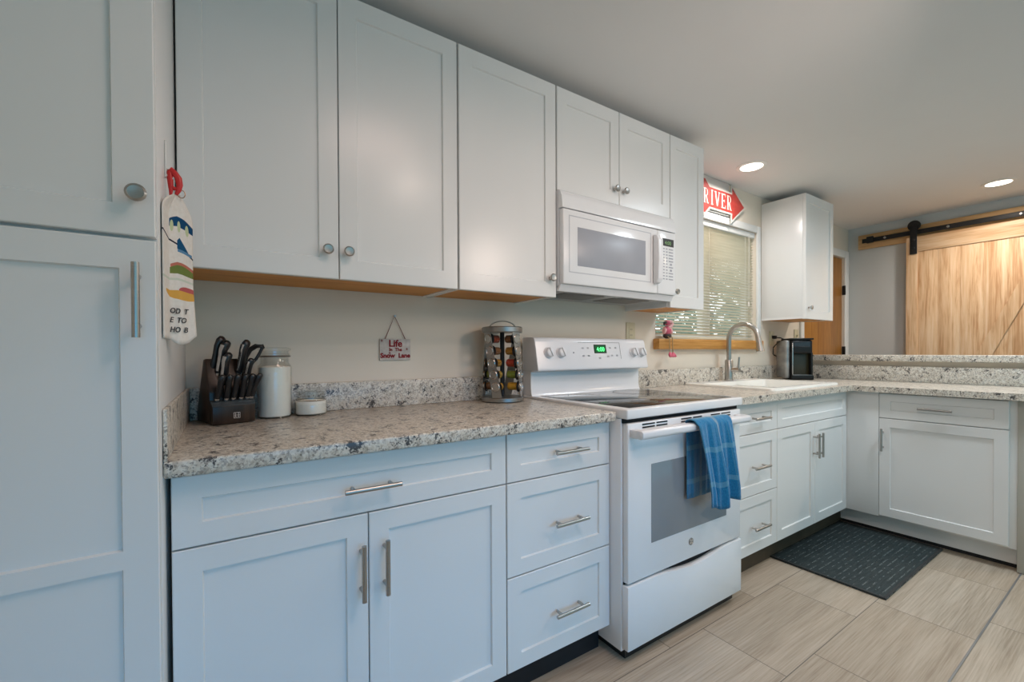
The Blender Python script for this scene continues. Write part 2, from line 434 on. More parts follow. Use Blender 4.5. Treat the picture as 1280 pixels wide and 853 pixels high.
# interior door in the back wall
dc = MB()
dc.box(DX1, DX1 + .085, -.016, 0, 0, DZ1 + .07, .004); dc.box(DX0 - .06, DX0, -.016, 0, 0, DZ1 + .07, .004); dc.box(DX0, DX1, -.016, 0, DZ1, DZ1 + .07, .004)
do = struct('door_1', dc, M_TRIM)
struct('door_slab', MB().box(DX0 + .004, DX1 - .004, .012, .05, .006, DZ1 - .005, .003), M_DOORW, do)
for z in (1.72, 1.13, .25):
    struct('door_hinge', MB().box(DX1 - .004, DX1 + .004, -.018, .011, z - .045, z + .045, .003), M_BLACKM, do)
struct('door_knob', MB().lathe([(.006, 0), (.012, .004), (.010, .03), (.026, .045), (.028, .06), (.018, .07)], (DX0 + .07, .012, .95), 20, (0, -1, 0)), M_NICKEL, do)
# white board above the window, colour darkened against the nearby lamp
struct('trim_1', MB().box(1.03, 1.808, -.022, 0, WZ1 + .052, ZC - .002, .002), painted('darkened board paint', (.56, .555, .53), .5))
# floor transition strip
struct('trim_2', MB().box(-1.9, XR, -1.3495, -1.343, 0, .0025, .0008), plain('grey metal strip', (.25, .25, .25), .4, .4), smooth=0)
struct('baseboard_right', MB().box(XR - .014, XR, -3.9, -.02, 0, .085, .003), M_TRIM)
struct('baseboard_peninsula', MB().box(2.158, 2.925, -1.386, -1.361, .004, .075, .003), painted('darkened trim paint', (.62, .61, .58), .5))  # white trim colour darkened where the lamp light made it too bright

# ------------------------------------------------------------------ cabinet builders
YB0, YU = -.613, -.311
def mapper(kind, off):
    # u along the front, w up, d outwards from the carcass plane "off"
    if kind == 'y': return lambda u, w, d: Vector((u, off - d, w))          # faces the room (-y)
    return lambda u, w, d: Vector((off - d, u, w))                          # faces -x
def shaker(u0, u1, w0, w1, kind='y', off=YB0 + .02, t=.02, st=.052, rl=None, mids=(), rec=.007):
    """one shaker front: flat frame with recessed panels; mids = [(z0, z1)] rails across the middle"""
    f = mapper(kind, off); mb = MB(); bm = mb.bm; e = .0018; rl = rl or st; s = .0025
    def quad(a): bm.faces.new([bm.verts.new(f(*p)) for p in a])
    O = [(u0, w0), (u1, w0), (u1, w1), (u0, w1)]; I = [(u0 + e, w0 + e), (u1 - e, w0 + e), (u1 - e, w1 - e), (u0 + e, w1 - e)]
    quad([(*p, 0) for p in O][::-1])
    for i in range(4):
        j = (i + 1) % 4
        quad([(*O[i], 0), (*O[j], 0), (*O[j], t - e), (*O[i], t - e)])
        quad([(*O[i], t - e), (*O[j], t - e), (*I[j], t), (*I[i], t)])
    ua, ub = u0 + st, u1 - st
    ws = [w0 + e, w0 + rl] + [q for m in sorted(mids) for q in m] + [w1 - rl, w1 - e]
    wh = [w0 + e, w1 - e]
    for k, (p, q) in enumerate(((u0 + e, ua), (ub, u1 - e))):
        for a, b in zip(ws, ws[1:]): quad([(p, a, t), (q, a, t), (q, b, t), (p, b, t)])
    for i in range(len(ws) - 1):
        a, b = ws[i], ws[i + 1]
        if i % 2 == 0: quad([(ua, a, t), (ub, a, t), (ub, b, t), (ua, b, t)])
        else:
            o = [(ua, a), (ub, a), (ub, b), (ua, b)]; n = [(ua + s, a + s), (ub - s, a + s), (ub - s, b - s), (ua + s, b - s)]
            for k in range(4):
                j = (k + 1) % 4; quad([(*o[k], t), (*o[j], t), (*n[j], t - rec), (*n[k], t - rec)])
            quad([(*p, t - rec) for p in n])
    bmesh.ops.remove_doubles(bm, verts=bm.verts, dist=1e-6); bmesh.ops.recalc_face_normals(bm, faces=bm.faces)
    return mb
def bar_handle(c, length, vert=False, kind='y', off=YB0, stand=.032, r=.0062):
    f = mapper(kind, off); mb = MB(); u, w = c; h = length / 2; g = h * .68
    d = (lambda t: (u, w + t)) if vert else (lambda t: (u + t, w))
    mb.tube([f(*d(-h), stand), f(*d(h), stand)], r, 14)
    for t in (-g, g): mb.tube([f(*d(t), 0), f(*d(t), stand)], r * .8, 10)
    return mb
def knob(c, kind='y', off=YU):
    f = mapper(kind, off); ax = f(0, 0, 1) - f(0, 0, 0)
    return MB().lathe([(.0075, 0), (.006, .004), (.005, .013), (.010, .017), (.0155, .021), (.0160, .025), (.0125, .0285), (.0118, .0275), (.004, .0268)], f(*c, 0), 22, ax)
def front(cab, nm, mb, hname, hmb):
    p = part(nm, mb, M_CAB, cab, 20)
    if hmb: part(hname, hmb, M_NICKEL, p)
    return p

# ---- tall pantry on the left
XP = -1.292; YPF = -.70
c = thing('pantry_cabinet', 'tall white pantry cabinet at the left end with knob above and long handle below', 'cabinet', (-1.6, -.34, 0))
part('body', MB().box(-1.92, XP, YPF + .021, -.002, .10, 2.268, .001), M_CAB, c)
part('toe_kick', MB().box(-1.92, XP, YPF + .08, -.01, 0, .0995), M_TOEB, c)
front(c, 'door', shaker(-1.915, XP - .001, .115, 1.343, off=YPF + .02, st=.052, rl=.055, mids=[(.734, .768)]), 'handle', bar_handle((-1.319, 1.228), .135, True, off=YPF))
front(c, 'door', shaker(-1.915, XP - .001, 1.350, 2.262, off=YPF + .02, st=.060, rl=.056), 'knob', knob((-1.318, 1.423), off=YPF))

# ---- base cabinets
def carcass(c, x0, x1, toe=M_TOEB):
    part('body', MB().box(x0, x1, YB0 + .021, -.002, .105, .8785, .001), M_CAB, c)
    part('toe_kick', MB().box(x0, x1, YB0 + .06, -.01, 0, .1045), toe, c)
g = .0016
c = thing('base_cabinet', 'wide white base cabinet with one long drawer over two doors beside the pantry', 'cabinet', (-.87, -.3, 0))
carcass(c, -1.284, -.4545)
front(c, 'drawer', shaker(-1.284 + g, -.4545 - g, .7195, .872, st=.052, rl=.050), 'handle', bar_handle((-.872, .787), .142))
front(c, 'door', shaker(-1.284 + g, -.8795 - g, .115, .7155), 'handle', bar_handle((-.899, .575), .142, True))
front(c, 'door', shaker(-.8795 + g, -.4545 - g, .115, .7155), 'handle', bar_handle((-.839, .575), .142, True))
c = thing('drawer_cabinet', 'white three drawer base cabinet between the two door cabinet and the range', 'cabinet', (-.227, -.3, 0))
carcass(c, -.4535, -.0005)
for z0, z1 in ((.7195, .872), (.418, .7155), (.115, .414)):
    front(c, 'drawer', shaker(-.4535 + g, -.0005 - g, z0, z1, rl=.050), 'handle', bar_handle((-.205, (z0 + z1) / 2 + (.0 if z0 > .7 else -.012)), .142))
c = thing('drawer_cabinet', 'white three drawer base cabinet between the range and the sink cabinet', 'cabinet', (1.0, -.3, 0))
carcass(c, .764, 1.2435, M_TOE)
for z0, z1 in ((.7215, .872), (.412, .7175), (.120, .408)):
    front(c, 'drawer', shaker(.764 + g, 1.2435 - g, z0, z1, rl=.050), 'handle', bar_handle((1.045, (z0 + z1) / 2 + (.0 if z0 > .7 else -.012)), .142))
c = thing('sink_cabinet', 'white sink base cabinet with a plain false drawer over two doors', 'cabinet', (1.7, -.3, 0))
m = MB(); m.box(1.2445, 1.262, YB0 + .021, -.002, .105, .8785); m.box(2.121, 2.1385, YB0 + .021, -.002, .105, .8785); m.box(1.262, 2.121, YB0 + .021, -.002, .105, .122); m.box(1.262, 2.121, -.012, -.002, .122, .8785)
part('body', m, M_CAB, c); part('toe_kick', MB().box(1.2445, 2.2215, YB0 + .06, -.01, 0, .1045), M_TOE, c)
front(c, 'drawer_front', shaker(1.2445 + g, 2.1375, .7215, .872, rl=.045), None, None)
front(c, 'door', shaker(1.2445 + g, 1.69 - g, .120, .7175), 'handle', bar_handle((1.668, .583), .142, True))
front(c, 'door', shaker(1.69 + g, 2.1375, .120, .7175), 'handle', bar_handle((1.716, .583), .142, True))
# ---- peninsula cabinet, faces the range
c = thing('peninsula_cabinet', 'white peninsula cabinet with one drawer over a single wide door', 'cabinet', (2.47, -1.0, 0))
part('body', MB().box(2.161, 2.798, -1.332, -.64, .115, .8785, .001), M_CAB, c)
part('filler_panel', MB().box(2.1392, 2.1605, -.7765, -.594, .12, .8785, .001), M_CAB, c)
part('toe_kick', MB().box(2.222, 2.798, -1.33, -.552, .022, .1145), M_CAB, c)
part('toe_kick_gap', MB().box(2.232, 2.798, -1.32, -.56, 0, .0215), M_TOEB, c)
part('end_panel', MB().box(2.155, 2.798, -1.36, -1.3325, .004, .8785, .001), painted('darkened wall paint', (.46, .44, .385), .6), c)  # wall paint darkened in its colour to offset strong lamp light
front(c, 'drawer', shaker(-1.305, -.7785, .7255, .872, 'x', 2.16, rl=.046), 'handle', bar_handle((-1.031, .797), .142, False, 'x', 2.14))
front(c, 'door', shaker(-1.305, -.7785, .128, .7215, 'x', 2.16), 'handle', bar_handle((-.798, .593), .135, True, 'x', 2.14))

# ---- wall cabinets
def upper(name, label, x0, x1, z0, z1, seams, knobs, kz, under=True, ycar=-.2905):
    c = thing(name, label, 'cabinet', ((x0 + x1) / 2, -.15, z0))
    b = MB(); b.box(x0, x1, ycar, -.002, z0 + .020, z1, .001)
    b.box(x0, x0 + .016, ycar, -.002, z0 + .003, z0 + .020); b.box(x1 - .016, x1, ycar, -.002, z0 + .003, z0 + .020)
    part('body', b, M_CAB, c)
    if under: part('underside', MB().box(x0 + .016, x1 - .016, ycar, -.004, z0 + .007, z0 + .0198), M_UNDER, c)
    ed = [x0] + seams + [x1]
    for i in range(len(ed) - 1):
        front(c, 'door', shaker(ed[i] + g, ed[i + 1] - g, z0, z1 - .001, off=YU + .02, st=.056 if ed[i + 1] - ed[i] > .3 else .05, rl=.062), 'knob', knob((knobs[i], kz), off=YU))
    return c
upper('wall_cabinet', 'double door white wall cabinet over the knife block, nearest the pantry', XP + .003, -.468, 1.364, 2.266, [-.883], [-.919, -.857], 1.450)
upper('wall_cabinet', 'single door white wall cabinet left of the microwave', -.464, -.004, 1.364, 2.266, [], [-.039], 1.443)
upper('wall_cabinet', 'short double door white wall cabinet directly above the microwave', 0.0, .7585, 1.826, 2.266, [.381], [.346, .408], 1.893, False)
upper('wall_cabinet', 'narrow white wall cabinet right of the microwave beside the window', .7605, 1.059, 1.364, 2.266, [], [.792], 1.446)
upper('wall_cabinet', 'white wall cabinet hanging alone over the coffee maker', 2.292, 2.752, 1.364, 2.266, [], [2.335], 1.445)

# ---- countertops
ct = thing('countertop', 'speckled granite pattern countertop left of the range', 'countertop', (-.65, -.33, .879))
def slab(mb, x0, x1, y0, y1): mb.box(x0, x1, y0, y1, .8795, .914, .005, 3)
m = MB(); slab(m, XP + .001, -.006, -.652, -.003); part('slab', m, M_GRAN, ct)
part('backsplash', MB().box(XP + .0095, -.006, -.021, -.002, .9142, 1.020, .003), M_GRAN, ct)
part('side_splash', MB().box(XP + .001, XP + .0085, -.650, -.0225, .9142, 1.020, .002), M_GRAN, ct)
ct = thing('countertop', 'L shaped speckled granite pattern countertop around the sink', 'countertop', (1.8, -.4, .879))
SX0, SX1, SY0, SY1 = 1.315, 2.075, -.535, -.055          # sink cut-out
m = MB()
b = bmesh.new()
outline = [(.764, -.652), (2.103, -.652), (2.103, -1.40), (2.775, -1.40), (2.775, -.003), (.764, -.003)]
hole = [(SX0, SY0), (SX1, SY0), (SX1, SY1), (SX0, SY1)]
for z, flip in ((.914, False), (.8795, True)):
    P = lambda p: b.verts.new((p[0], p[1], z))
    quads = [((.764, -.652), (2.103, -.652), (2.103, SY0), (.764, SY0)), ((.764, SY0), (SX0, SY0), (SX0, SY1), (.764, SY1)), ((SX1, SY0), (2.103, SY0), (2.103, SY1), (SX1, SY1)), ((.764, SY1), (2.103, SY1), (2.103, -.003), (.764, -.003)), ((2.103, -1.40), (2.775, -1.40), (2.775, -.652), (2.103, -.652)), ((2.103, -.652), (2.775, -.652), (2.775, -.003), (2.103, -.003))]
    for q in quads: b.faces.new([P(p) for p in (q[::-1] if flip else q)])
for loop in (outline, hole):
    for i in range(len(loop)):
        p, q = loop[i], loop[(i + 1) % len(loop)]
        b.faces.new([b.verts.new((*p, .8795)), b.verts.new((*q, .8795)), b.verts.new((*q, .914)), b.verts.new((*p, .914))])
bmesh.ops.remove_doubles(b, verts=b.verts, dist=1e-5); bmesh.ops.recalc_face_normals(b, faces=b.faces)
m.add(b); part('slab', m, M_GRAN, ct)
part('backsplash', MB().box(.764, 2.775, -.021, -.002, .9142, 1.020, .003), M_GRAN, ct)
part('backsplash', MB().box(2.776, 2.799, -1.40, -.0225, .9142, 1.022, .003), M_GRAN, ct)
single('bar_top', MB().box(2.745, 3.07, -1.47, -.003, 1.0545, 1.100, .006, 3), M_GRAN, 'raised granite pattern bar top on the half wall behind the peninsula', 'bar top')

# ---- sink and faucet
c = thing('kitchen_sink', 'white double bowl drop in sink under the window', 'sink', (1.69, -.3, .914))
m = MB(); b = bmesh.new()
def ring(b, x0, x1, y0, y1, z, r, n=5):
    out = []
    for cx, cy, a in ((x1 - r, y1 - r, 0), (x0 + r, y1 - r, 90), (x0 + r, y0 + r, 180), (x1 - r, y0 + r, 270)):
        for k in range(n + 1):
            t = math.radians(a + 90 * k / n); out.append(b.verts.new((cx + r * math.cos(t), cy + r * math.sin(t), z)))
    return out
def skin(b, r1, r2):
    n = len(r1)
    for i in range(n): b.faces.new((r1[i], r1[(i + 1) % n], r2[(i + 1) % n], r2[i]))
A = ring(b, 1.275, 2.112, -.585, -.024, .9145, .03); B_ = ring(b, 1.278, 2.109, -.582, -.027, .926, .03); C_ = ring(b, 1.288, 2.099, -.572, -.037, .930, .03)
skin(b, A, B_); skin(b, B_, C_)
D_ = ring(b, 1.322, 2.068, -.530, -.130, .928, .022); skin(b, C_, D_)
E_ = ring(b, 1.326, 2.064, -.526, -.134, .905, .022); skin(b, D_, E_)
# two bowls under a low divider
bridge = []
for x0, x1 in ((1.326, 1.675), (1.715, 2.064)):
    T = ring(b, x0, x1, -.526, -.134, .905, .022); U_ = ring(b, x0 + .012, x1 - .012, -.514, -.146, .76, .035); Wb = ring(b, x0 + .05, x1 - .05, -.476, -.184, .745, .03)
    skin(b, T, U_); skin(b, U_, Wb); b.faces.new(Wb)
b.faces.new([b.verts.new(p) for p in ((1.672, -.5262, .9048), (1.718, -.5262, .9048), (1.718, -.1338, .9048), (1.672, -.1338, .9048))])
m.add(b); part('basin', m, M_WHITEC, c, 50)
part('drain', MB().lathe([(.045, .746), (.045, .750), (.030, .750), (.028, .7475)], (1.50, -.33, 0), 24), M_STEEL, c)
part('drain', MB().lathe([(.045, .746), (.045, .750), (.030, .750), (.028, .7475)], (1.89, -.33, 0), 24), M_STEEL, c)
fx, fy = 1.712, -.078
c = thing('faucet', 'brushed nickel gooseneck pull down faucet behind the sink', 'faucet', (fx, fy, .93))
part('base', MB().lathe([(.031, .930), (.031, .936), (.026, .940), (.026, 1.066), (.021, 1.074)], (fx, fy, 0), 24), M_NICKEL, c)
pts = [(fx, fy, 1.07), (fx, fy, 1.215)] + [(fx, fy - .098 + .098 * math.cos(t), 1.215 + .098 * math.sin(t)) for t in [PI * k / 18 for k in range(1, 18)]] + [(fx, fy - .200, 1.20)]
part('spout', MB().tube(pts, .0155, 18), M_NICKEL, c)
part('spray_head', MB().lathe([(.0165, 0), (.0175, .004), (.0175, .03), (.021, .055), (.025, .084), (.022, .086)], (fx, fy - .199, 1.213), 22, (0, -.16, -1)), M_NICKEL, c)
h = part('lever', MB().tube([(fx, fy - .02, 1.004), (fx, fy - .075, 1.004)], .0155, 16), M_NICKEL, c)
part('lever_arm', MB().tube([(fx, fy - .066, 1.006), (fx, fy - .068, 1.045), (fx, fy - .072, 1.092)], [.0075, .0065, .006], 12), M_NICKEL, h)

# ------------------------------------------------------------------ range
RX0, RX1 = .0035, .7545
c = thing('kitchen_range', 'white freestanding electric range with black glass cooktop', 'range', (.379, -.35, 0))
part('body', MB().box(RX0, RX1, -.664, -.045, .042, .888, .002), M_ENAMEL, c)
part('plinth', MB().box(RX0 + .03, RX1 - .01, -.655, -.06, 0, .041), M_BLACK, c)
m = MB(); m.box(RX0 - .001, RX1 + .002, -.696, -.045, .889, .925, .006, 3)
part('cooktop_frame', m, M_ENAMEL, c)
gl = part('cooktop_glass', MB().box(.045, .715, -.668, -.135, .9235, .9268, .0015), M_COOK, c)
for cx, cy, r in ((.21, -.53, .105), (.21, -.25, .075), (.55, -.53, .085), (.55, -.25, .105)):
    part('burner_ring', MB().lathe([(r - .002, .92685), (r + .001, .9270), (r - .002, .92685)], (cx, cy, 0), 40, cap=False), plain('faint burner print', (.07, .07, .072), .3), gl)
part('vent_gap', MB().box(RX0 + .004, RX1 - .004, -.672, -.6642, .8725, .8888), M_VOID, c)  # black strip put in as the shade of the gap under the cooktop
# back guard
prof = [(-.045, .925), (-.118, .925), (-.112, .935), (-.108, .96), (-.108, 1.035), (-.130, 1.042), (-.045, 1.042)]
part('back_panel', MB().prism(prof, 'x', RX0 + .003, RX1 - .003), M_ENAMEL, c)
prof = [(-.045, 1.0425), (-.168, 1.0425), (-.172, 1.048), (-.171, 1.056), (-.147, 1.180), (-.142, 1.192), (-.132, 1.199), (-.118, 1.201), (-.045, 1.201)]
cp = part('control_panel', MB().prism(prof, 'x', RX0 - .002, RX1 + .002, .003), M_ENAMEL2, c, 40)
def cpy(z): return -.171 + (z - 1.056) * (.024 / .124)      # front plane of the control panel
N_ = Vector((0, -.124, -.024)).normalized(); N_ = Vector((0, -.98, .19)).normalized()
for x in (.072, .146, .652, .715):
    z = 1.128; k = MB()
    k.lathe([(.027, 0), (.027, .003), (.023, .006), (.021, .022), (.017, .025)], (x, cpy(z), z), 24, N_)
    q = Vector((0, 0, 1)).rotation_difference(N_).to_matrix().to_4x4(); q.translation = Vector((x, cpy(z), z))
    k.rbox((0, 0, .024), .008, .044, .016, q @ Matrix.Rotation(.35, 4, 'Z'), .003)
    part('control_knob', k, M_ENAMEL2, c, 40)
def panel_box(x0, x1, z0, z1, d=.0006):
    m = MB(); b = bmesh.new()
    pts = [(x0, cpy(z0) - d, z0), (x1, cpy(z0) - d, z0), (x1, cpy(z1) - d, z1), (x0, cpy(z1) - d, z1)]
    b.faces.new([b.verts.new(p) for p in pts]); r = bmesh.ops.solidify(b, geom=b.faces[:], thickness=.001)
    m.add(b); return m
part('display', panel_box(.366, .452, 1.124, 1.168), M_BLACK, c)
part('display_light', panel_box(.370, .448, 1.128, 1.164, .0016), M_GREENBG, c)
part('clock_digits', text_mb('4:00', .032, (.409, cpy(1.135) - .0032, 1.134), (1, 0, 0), (0, .19, .98), .0003, 0, 1.0, 'CENTER'), M_GREEN, c)
M_TK = plain('pale grey print', (.56, .57, .60), .5)
for x, z in [(.290, 1.150), (.325, 1.150), (.290, 1.112), (.325, 1.112), (.480, 1.152), (.520, 1.152), (.460, 1.108), (.488, 1.112), (.525, 1.112), (.400, 1.100)]:
    part('touch_key', panel_box(x - .007, x + .007, z - .004, z + .004), M_TK, c)
kk = MB()
for x0, x1, z0, z1 in ((.262, .552, 1.1775, 1.1795), (.552, .5545, 1.095, 1.1795)):
    b_ = panel_box(x0, x1, z0, z1); me = bpy.data.meshes.new('t'); b_.bm.to_mesh(me); kk.bm.from_mesh(me); b_.bm.free()
part('panel_outline', kk, M_GREYKEY, c)
kk = MB().lathe([(.0045, 0), (.0035, .001)], (.228, cpy(1.128) - .0005, 1.128), 12, N_); part('indicator_light', kk, M_GREYKEY, c)
# oven door
od = part('oven_door', MB().box(RX0 + .008, RX1 - .008, -.690, -.666, .294, .872, .004, 3), M_ENAMEL, c)
part('window_glass', MB().box(.138, .634, -.6915, -.689, .416, .712, .0005), M_GLASSPANEL, od)
for x0, x1 in ((.088, .158), (.168, .232), (.318, .385), (.396, .455), (.520, .585), (.597, .665)):
    for z in (.853, .864): part('vent_slot', MB().box(x0, x1, -.6912, -.689, z - .0025, z + .0025), M_VOID, od)
# broad bar handle with returned ends
m = MB()
prof = lambda k: [(-.716, .824), (-.744, .822), (-.752, .830), (-.752, .848), (-.744, .853), (-.716, .853)]
m.prism(prof(0), 'x', .020, .724, .004)
for x0, x1 in ((.020, .052), (.692, .724)): m.box(x0, x1, -.722, -.6895, .822, .853, .005)
part('door_handle', m, M_ENAMEL2, od)
em = MB().lathe([(.0145, 0), (.0145, .0015), (.0120, .002)], (.381, -.6905, .362), 28, (0, -1, 0))
eo = part('emblem', em, M_BOLT, od)
m = MB()
for k in range(4):
    a = k * PI / 2 + .4
    m.tube([(.381 + r * math.cos(a + s), -.6929, .362 + r * math.sin(a + s)) for r, s in ((.003, 0), (.006, .5), (.0095, .45), (.0105, -.1))], .0009, 6)
part('emblem_script', m, M_WHITEC, eo)
# storage drawer: its top edge dips into a finger pull
prof = [(RX0 + .004, .053), (RX1 - .004, .053), (RX1 - .004, .286)]
for k in range(25):
    t = k / 24; x = .66 - t * (.66 - .17); s = math.sin(PI * t) ** 1.6
    prof.append((x, .286 - .022 * s))
prof += [(RX0 + .004, .286)]
part('storage_drawer', MB().prism(prof, 'y', -.694, -.666, .003), M_ENAMEL, c, 30)
part('finger_pull', MB().box(RX0 + .01, RX1 - .01, -.670, -.6645, .25, .2935), M_VOID, c)  # black strip behind the dip, stands for its shaded recess

# ------------------------------------------------------------------ microwave
c = thing('microwave', 'white over the range microwave with grey window and keypad', 'microwave', (.379, -.17, 1.40))
MX0, MX1 = .001, .7575
part('body', MB().box(MX0, MX1, -.318, -.003, 1.405, 1.823, .002), M_ENAMEL2, c)
prof = [(-.3185, 1.742), (-.346, 1.742), (-.346, 1.752), (-.341, 1.790), (-.331, 1.815), (-.3185, 1.823)]
part('vent_panel', MB().prism(prof, 'x', MX0, MX1), M_ENAMEL, c, 50)
dr = part('door', MB().box(MX0 + .002, .612, -.348, -.319, 1.420, 1.738, .006, 3), M_ENAMEL, c)
m = MB()
for a, b_, z0, z1 in ((.035, .562, 1.470, 1.474), (.035, .562, 1.709, 1.713), (.035, .039, 1.474, 1.709), (.558, .562, 1.474, 1.709)): m.box(a, b_, -.3486, -.347, z0, z1)
part('panel_groove', m, plain('soft grey groove', (.5, .51, .55), .4), dr)
part('window', MB().box(.083, .522, -.3488, -.347, 1.502, 1.668, .0005), M_MWGLASS, dr)
m = MB()
prof = [(-.351, 1.464), (-.372, 1.470), (-.383, 1.49), (-.386, 1.58), (-.383, 1.68), (-.372, 1.702), (-.351, 1.706)]
m.prism(prof, 'x', .574, .610, .004); part('door_handle', m, M_ENAMEL2, dr)
kp = part('control_panel', MB().box(.614, MX1 - .001, -.348, -.319, 1.420, 1.738, .006, 3), M_ENAMEL, c)
part('display', MB().box(.646, .738, -.3487, -.347, 1.664, 1.702), M_BLACK, kp)
part('display_digits', text_mb('4:00', .026, (.692, -.3491, 1.672), (1, 0, 0), (0, 0, 1), .0002, 0, 1.1, 'CENTER'), emit('dim green digits', (.25, .5, .18), .5), kp)
m = MB()
for r in range(11):
    z = 1.650 - r * .0152
    for q, x in enumerate((.660, .683, .716)):
        wd = .006 if q < 2 else .017
        if r in (5, 7) and q == 2: m.box(x - .008, x + .008, -.3488, -.347, z - .005, z + .005)
        else: m.box(x - wd, x + wd, -.3488, -.347, z - .0028, z + .0028)
part('keypad', m, plain('grey key print', (.36, .37, .42), .5), kp)
part('front_grille', MB().prism([(-.335, 1.4195), (-.319, 1.4195), (-.3, 1.4045), (-.305, 1.392), (-.318, 1.392)], 'x', MX0, MX1), M_ENAMEL2, c, 0)
m = MB(); m.box(MX0 + .01, MX1 - .01, -.30, -.01, 1.398, 1.4046)
ub = part('bottom_plate', m, plain('grey underside enamel', (.42, .43, .44), .45), c)
for x0, x1 in ((.09, .34), (.42, .67)): part('grease_filter', MB().box(x0, x1, -.25, -.09, 1.395, 1.3978, .001), plain('aluminium mesh filter', (.20, .20, .20), .5, .6, .5, .3, 300), ub)
part('lamp_lens', MB().box(.34, .42, -.285, -.258, 1.3945, 1.3978), M_ENAMEL2, ub)

# ------------------------------------------------------------------ window blind
c = thing('window_blind', 'cream horizontal slat blind lowered over the window', 'blind', (1.625, -.01, WZ0))
BX0, BX1 = WX0 + .008, WX1 - .008
part('headrail', MB().box(BX0, BX1, .004, .042, WZ1 - .040, WZ1 - .002, .003), M_TRIM, c)
m = MB(); th = math.radians(29); W2 = .0125; zz = WZ1 - .052
slat_z = []
while zz > WZ0 + .030: slat_z.append(zz); zz -= .0205
for z in slat_z:
    b = bmesh.new(); rows = []
    for k in range(5):
        t = -1 + k / 2; d = t * W2; cr = .0016 * (1 - t * t)
        # inner edge (towards the room) high, outer edge low
        y = .024 + d * math.cos(th) + cr * math.sin(th); z_ = z - d * math.sin(th) + cr * math.cos(th)
        rows.append((b.verts.new((BX0 + .004, y, z_)), b.verts.new((BX1 - .004, y, z_))))
    for r1, r2 in zip(rows, rows[1:]): b.faces.new((r1[0], r1[1], r2[1], r2[0]))
    m.add(b)
part('slats', m, M_SLAT, c, 60)
part('bottom_rail', MB().box(BX0, BX1, .012, .036, WZ0 + .002, WZ0 + .018, .003), M_SLAT, c)
for x in (BX0 + .12, 1.625, BX1 - .12):
    m = MB(); m.tube([(x, .013, WZ0 + .012), (x, .013, WZ1 - .03)], .0009, 6); m.tube([(x, .036, WZ0 + .012), (x, .036, WZ1 - .03)], .0009, 6); part('ladder_cord', m, M_CLOTH, c)
m = MB(); m.tube([(2.115, .000, 1.50), (2.115, .000, WZ1 - .02)], .0016, 6); m.lathe([(.003, 0), (.006, .012), (.005, .03), (.002, .034)], (2.115, .0, 1.468), 10); part('pull_cord', m, M_CLOTH, c)

# garden shrub seen through the slats
m = MB()
for k in range(7000):
    x = random.uniform(-.2, 8.2); z = random.uniform(.0, 2.6); y = 2.3 + random.uniform(-.35, .35) + .25 * math.sin(x * 3) * math.sin(z * 4)
    if random.random() < .06 + .10 * max(0, z - 1.7): continue
    s = random.uniform(.05, .11); R_ = Matrix.Rotation(random.uniform(0, 6.28), 4, 'Z') @ Matrix.Rotation(random.uniform(-1, 1), 4, 'X') @ Matrix.Rotation(random.uniform(0, 6.28), 4, 'Y')
    vs = [R_ @ Vector(p) + Vector((x, y, z)) for p in ((-s, 0, 0), (-.3 * s, .1 * s, .5 * s), (s, 0, 0), (-.3 * s, .1 * s, -.5 * s))]
    m.bm.faces.new([m.bm.verts.new(v) for v in vs])
o = single('foliage', m, M_LEAF, 'green garden leaves outside the window behind the blind', 'foliage', None, 0); o['kind'] = 'stuff'

# ------------------------------------------------------------------ ceiling lights
def clight(x, y, label):
    c = thing('ceiling_light', label, 'ceiling light', (x, y, ZC), 'recessed ceiling lights')
    part('trim_ring', MB().lathe([(.088, -.0005), (.088, -.004), (.070, -.008), (.066, -.006), (.066, -.0005)], (x, y, ZC), 40, cap=False), M_TRIM, c)
    part('lens', MB().lathe([(.066, -.0010), (.066, -.0050), (.05, -.0062), (.02, -.0066)], (x, y, ZC), 36), M_LENS, c)
def lamp(x, y, watts, col, size=.12):
    l = bpy.data.lights.new('recessed_or_fill_lamp', 'AREA'); l.shape = 'DISK'; l.size = size; l.energy = watts; l.color = col; l.spread = math.radians(165)
    o = bpy.data.objects.new('recessed_or_fill_lamp', l); COL.objects.link(o); o.location = (x, y, ZC - .012)
clight(1.652, -.262, 'round recessed ceiling light above the sink and arrow sign')
clight(3.405, -1.075, 'round recessed ceiling light nearest the sliding barn door')
lamp(1.652, -.262, 5.4, (1, .93, .88)); lamp(3.405, -1.075, 10.9, (1, .88, .77))
lamp(-.107, -1.777, 6, (1, .78, .66), .16); lamp(-.50, -1.35, 5, (1, .70, .60), .5);  # the second is an added warm fill, no fixture there
# added warm fill for the upper cabinets, out of the frame
pl = bpy.data.lights.new('upper_warm_fill', 'AREA'); pl.shape = 'DISK'; pl.size = .36; pl.energy = 3.9; pl.color = (1, .79, .68); pl.spread = math.radians(125)
po = bpy.data.objects.new('upper_warm_fill', pl); COL.objects.link(po); po.location = (.50, -1.80, 1.82); po.rotation_euler = (PI / 2 - .22, 0, 0)
lamp(1.80, -1.50, 18.5, (.80, .91, 1), .4); lamp(3.3, -2.6, 13, (1, .78, .55))  # the first is an added cool fill for the sink side, no fixture

